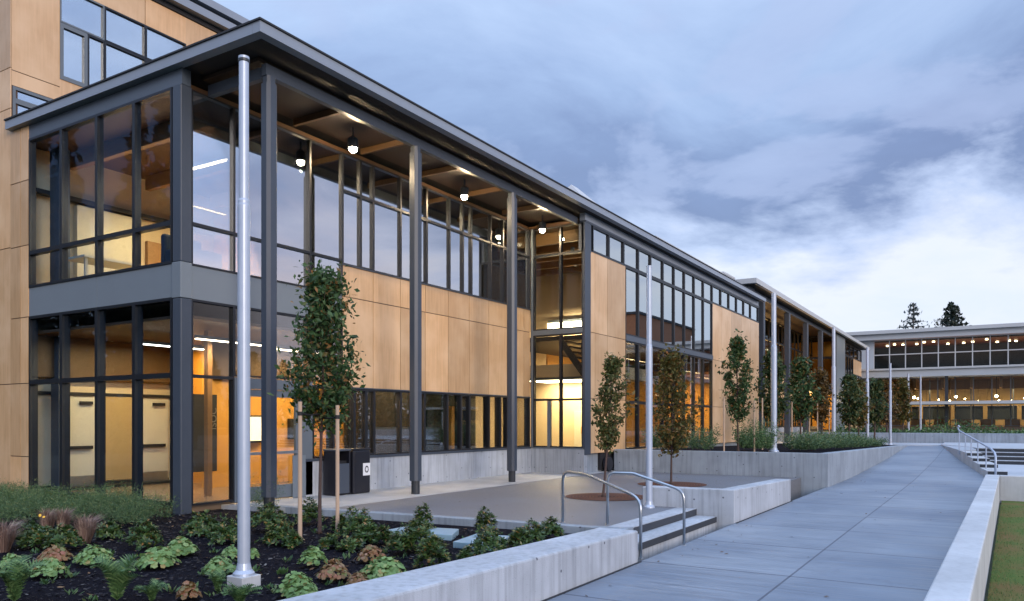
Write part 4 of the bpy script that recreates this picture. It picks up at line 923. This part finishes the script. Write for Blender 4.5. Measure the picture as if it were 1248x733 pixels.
street_tree('street_tree',49.0,6.5,.36,4.2,1.6,1.5,'olive_brown','olive-brown young tree left of the ramp-top pole',91,3000,.22,tr=.06)
street_tree('street_tree',52.2,6.0,.33,4.4,1.6,1.5,'deep','dark brownish young tree right of the ramp-top pole',101,2800,.23,tr=.06)
street_tree('street_tree',56.8,5.8,.85,4.5,1.7,1.5,'russet','russet young tree before the left end of the commons',111,2400,.25,tr=.06)
street_tree('street_tree',62,5.3,.85,4.9,1.9,1.5,'olive_brown','last olive-brown young tree near the twin thin poles',121,2200,.27,tr=.06)
# firs behind the commons
def fir(x,y,z0,ztop,wd,label,seed,dens,kind):
    rng=random.Random(seed); t=thing('fir_tree',(x,y,z0),label,'tree'); tk=MB(); tk.tube([(x,y,z0),(x,y,ztop)],[.35,.04],8); lf=MB()
    n=int(26*dens)
    for i in range(n):
        f=(i+.5)/n; z=z0+4+(ztop-z0-4)*f; L_=wd/2*(1-f)**.85*rng.uniform(.7,1.15)+.15
        for k in range(6):
            a=rng.uniform(0,6.28); d=Vector((math.cos(a),math.sin(a),-.12+.25*f)); e=Vector((x,y,z))+d*L_
            tk.tube([(x,y,z),tuple(e)],[.05,.015],4)
            for q in range(int(9*dens)):
                s=rng.uniform(.15,1); p=Vector((x,y,z)).lerp(e,s)+Vector((rng.gauss(0,.16),rng.gauss(0,.16),rng.gauss(-.1,.14)))
                leafquad(lf,p,rng.uniform(.35,.7),rng,.8)
    tk.build('trunk',M['bark'],t); lf.build('crown',kind,t)
firm=leafmat('fir_needles',[(0,(.008,.016,.012)),(1,(.02,.035,.022))],trans=.1); firm2=leafmat('fir_needles_pale',[(0,(.05,.07,.075)),(1,(.11,.13,.13))],trans=.2)
fir(130,9.7,3,19.4,13,'sparse greyish fir rising behind the commons roof, left of the pair',5,.75,firm2); fir(130,4.7,3,18.9,14,'dense black-green fir rising behind the commons roof, right of the pair',9,1.5,firm)

# far wood across the lawn: what the low glazing mirrors
rng=random.Random(77); m=MB()
for i in range(150):
    a=i/150; x=-60+a*420+rng.uniform(-3,3); y=-95+rng.uniform(-14,8); h=rng.uniform(11,18)*(1.3 if i%7==0 else .9)
    for k in range(330):
        f=rng.random()**1.1; rr=(2.8*(1-f)**.7)*rng.uniform(.3,1)
        an=rng.uniform(0,6.28); leafquad(m,(x+math.cos(an)*rr*1.6,y+math.sin(an)*rr,-.5+h*f),rng.uniform(1.2,2.4),rng)
tag(m.build('offscreen_wood',treemat('deep')),'dark belt of far trees across the lawn, mirrored in the low windows','wood',kind='stuff')
m=MB()  # unseen firs, added to block the sky mirrored in the end glass
for i in range(46):
    f=i/45; x=-30+f*34+rng.uniform(-5,5); y=44+f*34+rng.uniform(-5,5); h=rng.uniform(17,29)
    for k in range(1100):
        f2=rng.random()**1.15; rr=(4.4*(1-f2)**.8)*(.55+.45*abs(math.sin(f2*40+i)))*rng.uniform(.1,1); an=rng.uniform(0,6.28); leafquad(m,(x+math.cos(an)*rr,y+math.sin(an)*rr,-.5+h*f2-.15*rr),rng.uniform(.5,1.15),rng,.8)
tag(m.build('offscreen_wood',leafmat('sky_blocking_firs',[(0,(.006,.012,.009)),(1,(.014,.024,.016))],trans=0)),'unseen tall firs added off to the left to darken the pavilion end glass','wood',kind='stuff')

# ------------------------------------------------------------------ planting
PM={'lime':leafmat('lime_leaves',[(0,(.09,.17,.05)),(.5,(.16,.28,.09)),(.85,(.24,.36,.14)),(1,(.30,.22,.08))],trans=.2),
 'bronze':leafmat('bronze_leaves',[(0,(.16,.10,.04)),(.35,(.24,.13,.05)),(.6,(.30,.13,.09)),(.8,(.14,.19,.06)),(1,(.34,.20,.14))],trans=.2),
 'shrub':leafmat('shrub_leaves',[(0,(.018,.04,.014)),(.5,(.04,.085,.022)),(.8,(.075,.14,.035)),(.93,(.13,.15,.04)),(1,(.28,.14,.04))],trans=.15,rough=.35),
 'fern':leafmat('fern_leaves',[(0,(.035,.08,.03)),(.6,(.085,.17,.06)),(1,(.18,.28,.11))],trans=.25),
 'grass':leafmat('tan_blades',[(0,(.11,.07,.06)),(.5,(.24,.16,.135)),(1,(.42,.32,.26))],trans=.2),
 'flower':leafmat('coneflower_leaves',[(0,(.02,.045,.02)),(.7,(.05,.10,.03)),(1,(.12,.16,.05))],trans=.2),
 'feather':leafmat('feathery_leaves',[(0,(.035,.075,.035)),(.5,(.075,.145,.06)),(.85,(.13,.21,.09)),(1,(.22,.26,.11))],trans=.25),
 'petal':leafmat('yellow_petals',[(0,(.7,.36,.02)),(1,(.8,.5,.06))],trans=.1)}
def lobed(m,c,n,r,rng,lob=5):
    """rounded lobed leaf facing n"""
    n=n.normalized(); a=n.cross(Vector((rng.random()-.5,rng.random()-.5,.3))).normalized(); b=n.cross(a); k=lob*2; pts=[]
    for i in range(k):
        t=2*math.pi*i/k; q=r*(1.0 if i%2==0 else .80); pts.append(c+a*math.cos(t)*q+b*math.sin(t)*q-n*q*.16*(1 if i%2 else .4))
    i0=len(m.v); m.v+=[tuple(c)]+[tuple(p) for p in pts]
    for i in range(k): m.f.append((i0,i0+1+i,i0+1+(i+1)%k)); m.m.append(m.cur)
def rosette(x,y,z,r,h,rng,leaf=.055,dens=1.0):
    m=MB(); n=int(210*dens*max(.5,(r/.18)))
    for i in range(n):
        u=math.sqrt(rng.random()); a=rng.uniform(0,6.283); rr=r*u*rng.uniform(.85,1.1)
        zz=z+h*(1-u*u*.75)*rng.uniform(.72,1.05)+.01
        nn=Vector((math.cos(a)*u*.9+rng.gauss(0,.25),math.sin(a)*u*.9+rng.gauss(0,.25),.8))
        lobed(m,Vector((x+math.cos(a)*rr,y+math.sin(a)*rr,zz)),nn,leaf*rng.uniform(.55,1.1),rng)
    return m
def shrubm(x,y,z,r,h,rng):
    m=MB(); n=int(62*(r/.15)); tips=[]
    for i in range(n):
        u=math.sqrt(rng.random()); a=rng.uniform(0,6.283); f=rng.uniform(.25,1)
        tips.append(Vector((x+math.cos(a)*r*u*(1.1-.45*f),y+math.sin(a)*r*u*(1.1-.45*f),z+h*f*(1.08-.45*u*u))))
    for p in tips:
        d=(p-Vector((x,y,z-.05))).normalized()
        for k in range(9):
            a=k*.7+rng.random(); e=d.cross(Vector((0,0,1)) if abs(d.z)<.95 else Vector((1,0,0))).normalized(); g=d.cross(e)
            o=(e*math.cos(a)+g*math.sin(a)); L_=rng.uniform(.045,.075); wv=L_*.46; s=o.cross(d)*wv*.5
            q=p+d*rng.uniform(-.03,.02); tip=q+o*L_+d*L_*.45
            m.poly([q,q+(tip-q)*.5+s,tip,q+(tip-q)*.5-s])
    return m
def fernm(x,y,z,r,h,rng):
    """sword fern: saw-edged arching fronds"""
    m=MB()
    for k in range(19):
        a=k*2.4+rng.uniform(-.3,.3); L_=r*rng.uniform(.55,1.2); hh=h*rng.uniform(.9,1.5); seg=15
        P=[]
        for i in range(seg+1):
            s=i/seg; P.append(Vector((x+math.cos(a)*L_*(.12*s+.88*s**1.5),y+math.sin(a)*L_*(.12*s+.88*s**1.5),z+hh*(1.75*s-.95*s**2.2))))
        tw=rng.uniform(-.5,.5)
        for i in range(1,seg):
            d=(P[i+1]-P[i]).normalized(); sd=(d.cross(Vector((0,0,1))).normalized()+Vector((-math.sin(a),math.cos(a),0))*.001)
            nn=sd.cross(d); sd=(sd*math.cos(tw)+nn*math.sin(tw)).normalized()
            wl=.30*r*math.sin(math.pi*min(1,(i/seg)*.85+.13))**.8+.004
            for sg in (-1,1):
                e=P[i]+sd*sg*wl+d*wl*.45+nn*wl*.22
                q=(P[i+1]-P[i])*.5
                m.poly([P[i]-q,P[i]+q,e])
    return m
def blades(x,y,z,r,h,rng,n,wd=.004,droop=.4,out=None):
    m=out or MB()
    for i in range(n):
        a=rng.uniform(0,6.283); r0=r*.25*math.sqrt(rng.random()); L_=h*rng.uniform(.6,1.1); sp=r*rng.uniform(.2,1.1)
        b=Vector((x+math.cos(a)*r0,y+math.sin(a)*r0,z)); c=b+Vector((math.cos(a)*sp*.35,math.sin(a)*sp*.35,L_*.65)); e=b+Vector((math.cos(a)*sp,math.sin(a)*sp,L_*(1-droop*.4)))
        t=Vector((-math.sin(a+.6),math.cos(a+.6),0))*wd
        m.poly([b-t,b+t,c+t*.8,c-t*.8]); m.poly([c-t*.8,c+t*.8,e])
    return m
PL=[('lime',4.78,9.99,.13,.16,'lime rosette with rusty tints at the left picture edge'),('lime',4.75,9.09,.18,.19,'broad lime rosette below the russet clump, above the left fern'),('lime',5.45,9.4,.20,.22,'large lime rosette just below the tan grass tuft'),('lime',5.76,8.59,.21,.22,'largest pale lime rosette in the open mulch'),('lime',6.42,9.06,.19,.22,'lime rosette tucked behind the largest pale one'),
('bronze',4.88,6.77,.09,.16,'small pink-bronze rosette alone between fern and pole footing'),('bronze',5.32,10.05,.17,.17,'russet rosette beneath the tan grass'),
('shrub',6.52,10.04,.18,.34,'yellow-green upright shrub in the middle of the mulch'),('shrub',6.8,11.33,.15,.22,'small green shrub right of the pink-tan grass'),
('fern',3.89,8.07,.24,.36,'large fern at the lower left corner'),('fern',4.45,7.28,.23,.36,'large fern at the lower edge, left of the pink-bronze rosette'),('fern',4.63,6.99,.12,.16,'small fern right of the large lower-edge fern'),
('grass',5.36,11.4,.20,.5,'pinkish tan grass tuft at the left picture edge'),('grass',6.34,11.16,.19,.5,'pinkish tan grass tuft above the large lime rosette'),('grass',6.59,12.65,.14,.47,'slim tan grass tuft behind the coneflowers'),('grass',6.82,12.63,.13,.45,'slim tan grass tuft right of its twin behind the coneflowers'),
('flower',5.73,11.6,.25,.42,'green coneflower clump with a few orange-yellow blooms'),('shrub',5.77,11.25,.18,.27,'green shrub under the coneflowers'),('shrub',5.86,10.85,.19,.29,'orange-tinged shrub between the two tan tufts'),
('shrub',7.75,10.43,.23,.28,'rusty-tipped round shrub left of the pole, farther one'),('shrub',7.41,9.43,.21,.29,'rusty-tipped round shrub left of the pole, nearer one'),
('lime',6.6,8.3,.11,.15,'small lime rosette peeking out left of the pole shaft'),('lime',5.92,7.64,.16,.17,'lime rosette just left of the pole footing'),('lime',6.75,8.05,.06,.13,'tiny lime rosette right of the pole shaft'),
('fern',4.92,6.06,.16,.2,'fern in front of the pole footing'),('fern',5.23,6.78,.12,.19,'little fern left of the pole footing'),
('shrub',8.55,9.81,.26,.39,'rusty green shrub beneath the feathery bush by the kerb'),('shrub',7.73,8.63,.18,.28,'dark shrub between pole and left stake'),('shrub',7.66,8.32,.1,.18,'small bright shrub at the foot of the left stake'),('shrub',9.46,9.84,.17,.42,'bright green upright shrub between the left stake and the trunk'),
('lime',6.75,6.99,.15,.22,'lime rosette in front of the tied tree'),('bronze',6.31,6.21,.16,.2,'domed bronze rosette right of the lime ones'),('lime',5.52,5.94,.17,.23,'lime rosette near the wall, right of the pole footing'),('lime',5.34,5.64,.13,.17,'lime rosette cut by the lower picture edge beside the wall'),('bronze',7.37,6.61,.16,.19,'green-bronze dome above the widest lime rosette'),('lime',6.57,5.7,.24,.25,'widest lime rosette against the planter wall'),('bronze',6.23,5.76,.12,.13,'low orange rosette against the planter wall'),
('shrub',8.7,8.08,.25,.42,'large shrub right of the right stake'),('shrub',8.48,7.69,.17,.26,'shrub in front of the large one right of the stake'),('shrub',7.88,7.83,.1,.16,'tiny shrub in front of the tied trunk'),('shrub',7.87,7.45,.12,.16,'small shrub at the foot of the right stake'),('shrub',9.01,8.73,.1,.26,'narrow shrub close behind the right stake'),('shrub',8.49,7.39,.11,.23,'narrow shrub left of the blue slabs'),
('shrub',9.69,7.62,.14,.41,'tallest shrub at the farther blue slab'),('shrub',8.31,6.61,.21,.38,'wide orange-flecked shrub in front of the farther blue slab'),('shrub',8.04,6.67,.15,.33,'shrub left of the wide orange-flecked one'),('shrub',7.47,5.72,.17,.34,'shrub with orange tips close to the planter wall'),('shrub',10.06,6.67,.15,.38,'upright shrub against the kerb between the slabs'),('shrub',8.44,5.54,.21,.32,'wide shrub over the nearer slabs by the wall'),('shrub',9.15,5.5,.14,.27,'leftmost of the three shrubs in the narrow bed corner'),('shrub',9.61,5.57,.15,.31,'middle of the three shrubs in the narrow bed corner'),('shrub',10.22,5.62,.16,.27,'last shrub in the narrow bed corner by the handrail'),('shrub',8.04,5.63,.08,.14,'tiny shrub tight to the wall below the slabs')]
NAME={'lime':'coral_bells','bronze':'coral_bells','shrub':'evergreen_shrub','fern':'fern','grass':'ornamental_grass','flower':'coneflower'}
CATP={'lime':'plant','bronze':'plant','shrub':'shrub','fern':'fern','grass':'grass tuft','flower':'flowers'}
for i,(k,x,y,r,h,lab) in enumerate(PL):
    rng=random.Random(100+i); z=-.07
    if k in('lime','bronze'): m=rosette(x,y,z,r*1.15,h*1.1,rng,leaf=.034*rng.uniform(.85,1.25))
    elif k=='shrub': m=shrubm(x,y,z,r*1.38,h*1.12,rng)
    elif k=='fern': m=fernm(x,y,z,r*1.3,h,rng)
    elif k=='grass': m=blades(x,y,z,r*1.4,h,rng,420,.0035)
    else: m=shrubm(x,y,z,r*1.1,h,rng)
    o=m.build(NAME[k],PM[k],loc=(x,y,z)); tag(o,lab,CATP[k],'bed plants: '+NAME[k].replace('_',' '))
    if k=='flower':
        for q in range(3):
            p=MB(); fx,fy,fz=x+rng.uniform(-.2,.25),y+rng.uniform(-.2,.2),z+h*rng.uniform(.8,1.15)
            lobed(p,Vector((fx,fy,fz)),Vector((-.6,-.5,.6)),.02,rng,6); p.build('bloom',PM['petal'],o)
# feathery shrubs along the pavilion: one mass
rng=random.Random(8); m=MB()
def feather(x,y,r,h,n):
    for i in range(n):
        a=rng.uniform(0,6.283); u=math.sqrt(rng.random()); b=Vector((x+math.cos(a)*r*u*.5,y+math.sin(a)*r*u*.5,-.07+h*.15*rng.random()))
        e=b+Vector((math.cos(a)*r*u*.8,math.sin(a)*r*u*.8,h*rng.uniform(.45,1.0)))
        for q in range(9):
            s=rng.uniform(.25,1.02); p=b.lerp(e,s); dd=Vector((rng.gauss(0,1),rng.gauss(0,1),.6+rng.gauss(0,.6))).normalized()*rng.uniform(.03,.075); t=dd.cross(Vector((rng.gauss(0,1),rng.gauss(0,1),rng.gauss(0,1)))).normalized()*.0045
            m.poly([p-t,p+t,p+dd])
for i in range(46):
    y=12.2+i*.155*1.0+rng.uniform(-.1,.1); x=8.55-rng.uniform(0,.9)-(.25 if y>15 else 0); feather(x,y,.32,rng.uniform(.38,.66),130)
for i in range(26):
    feather(7.2+rng.uniform(-.6,.6),13.2+i*.24,.34,rng.uniform(.34,.58),110)
tag(m.build('feathery_shrubs',PM['feather']),'misty feathery green shrubs massed along the pavilion glass','shrubs',kind='stuff')
m=MB(); feather(9.95,11.6,.36,.78,170)
tag(m.build('feathery_shrub',PM['feather'],loc=(9.95,11.6,-.07)),'single feathery bush beside the pole in front of the first column','shrub')
# shrubs in the raised bed
for i,(x,y,r,h,lab) in enumerate([(25.2,8.3,.55,.75,'loose feathery bush at the left end of the raised bed, by the plywood wall'),(25.6,9.6,.5,.7,'feathery bush against the block glazing in the raised bed'),(26.6,6.7,.55,.95,'full bright green bush between the stakes and the thick pole'),(28.2,7.2,.5,.7,'low bush just behind the thick pole'),(28.7,5.6,.5,.55,'grey-green low bush right of the thick pole'),(30.5,5.6,.6,.6,'grey-green bush in the middle of the raised bed'),(32.5,5.3,.6,.62,'grey-green bush below the dense tree'),(34.8,5.2,.6,.6,'grey-green bush below the russet tree'),(37.5,5.1,.6,.5,'bright low bush near the sloping wall top'),(41,5.0,.6,.4,'last low bush where the wall meets the ramp')]):
    m=MB(); zb=.7-(x-25)*.015
    for k in range(330):
        a=rng.uniform(0,6.283); u=math.sqrt(rng.random()); b=Vector((x+math.cos(a)*r*u*.8,y+math.sin(a)*r*u*.8,zb)); e=b+Vector((math.cos(a)*r*u*.8,math.sin(a)*r*u*.8,1.25*h*rng.uniform(.4,1)))
        for q in range(8):
            p=b.lerp(e,rng.uniform(.2,1)); dd=Vector((rng.gauss(0,1),rng.gauss(0,1),.6)).normalized()*rng.uniform(.06,.13); t=dd.cross(Vector((rng.gauss(0,1),rng.gauss(0,1),rng.gauss(0,1)))).normalized()*.013; m.poly([p-t,p+t,p+dd])
    tag(m.build('feathery_shrub',PM['feather'] if i!=2 else PM['fern'],loc=(x,y,zb)),lab,'shrub','bushes in the raised bed')
# hedge on the plaza wall
m=MB()
for i in range(5200):
    y=rng.uniform(-16,9); leafquad(m,(57.0+rng.uniform(0,1.6),y,.9+abs(rng.gauss(0,.25))*(1.0+.5*math.sin(y*.9))),rng.uniform(.12,.25),rng)
tag(m.build('ground_cover',PM['fern']),'low green ground cover behind the plaza wall before the commons','ground cover',kind='stuff')
# lawn blades
m=MB()
for i in range(26000):
    s=rng.random()**1.6; x=4.5+s*20; y=.35-.02*x-.1-rng.random()**1.5*(1.2+.25*x)
    h=rng.uniform(.02,.05); a=rng.uniform(0,6.28); b=Vector((x,y,-.552)); t=Vector((math.cos(a),math.sin(a),0))*.004; e=b+Vector((rng.gauss(0,.015),rng.gauss(0,.015),h)); m.poly([b-t,b+t,e])
tag(m.build('lawn_grass',M['blade']),'short green and straw-coloured turf beside the retaining wall','grass',kind='stuff')
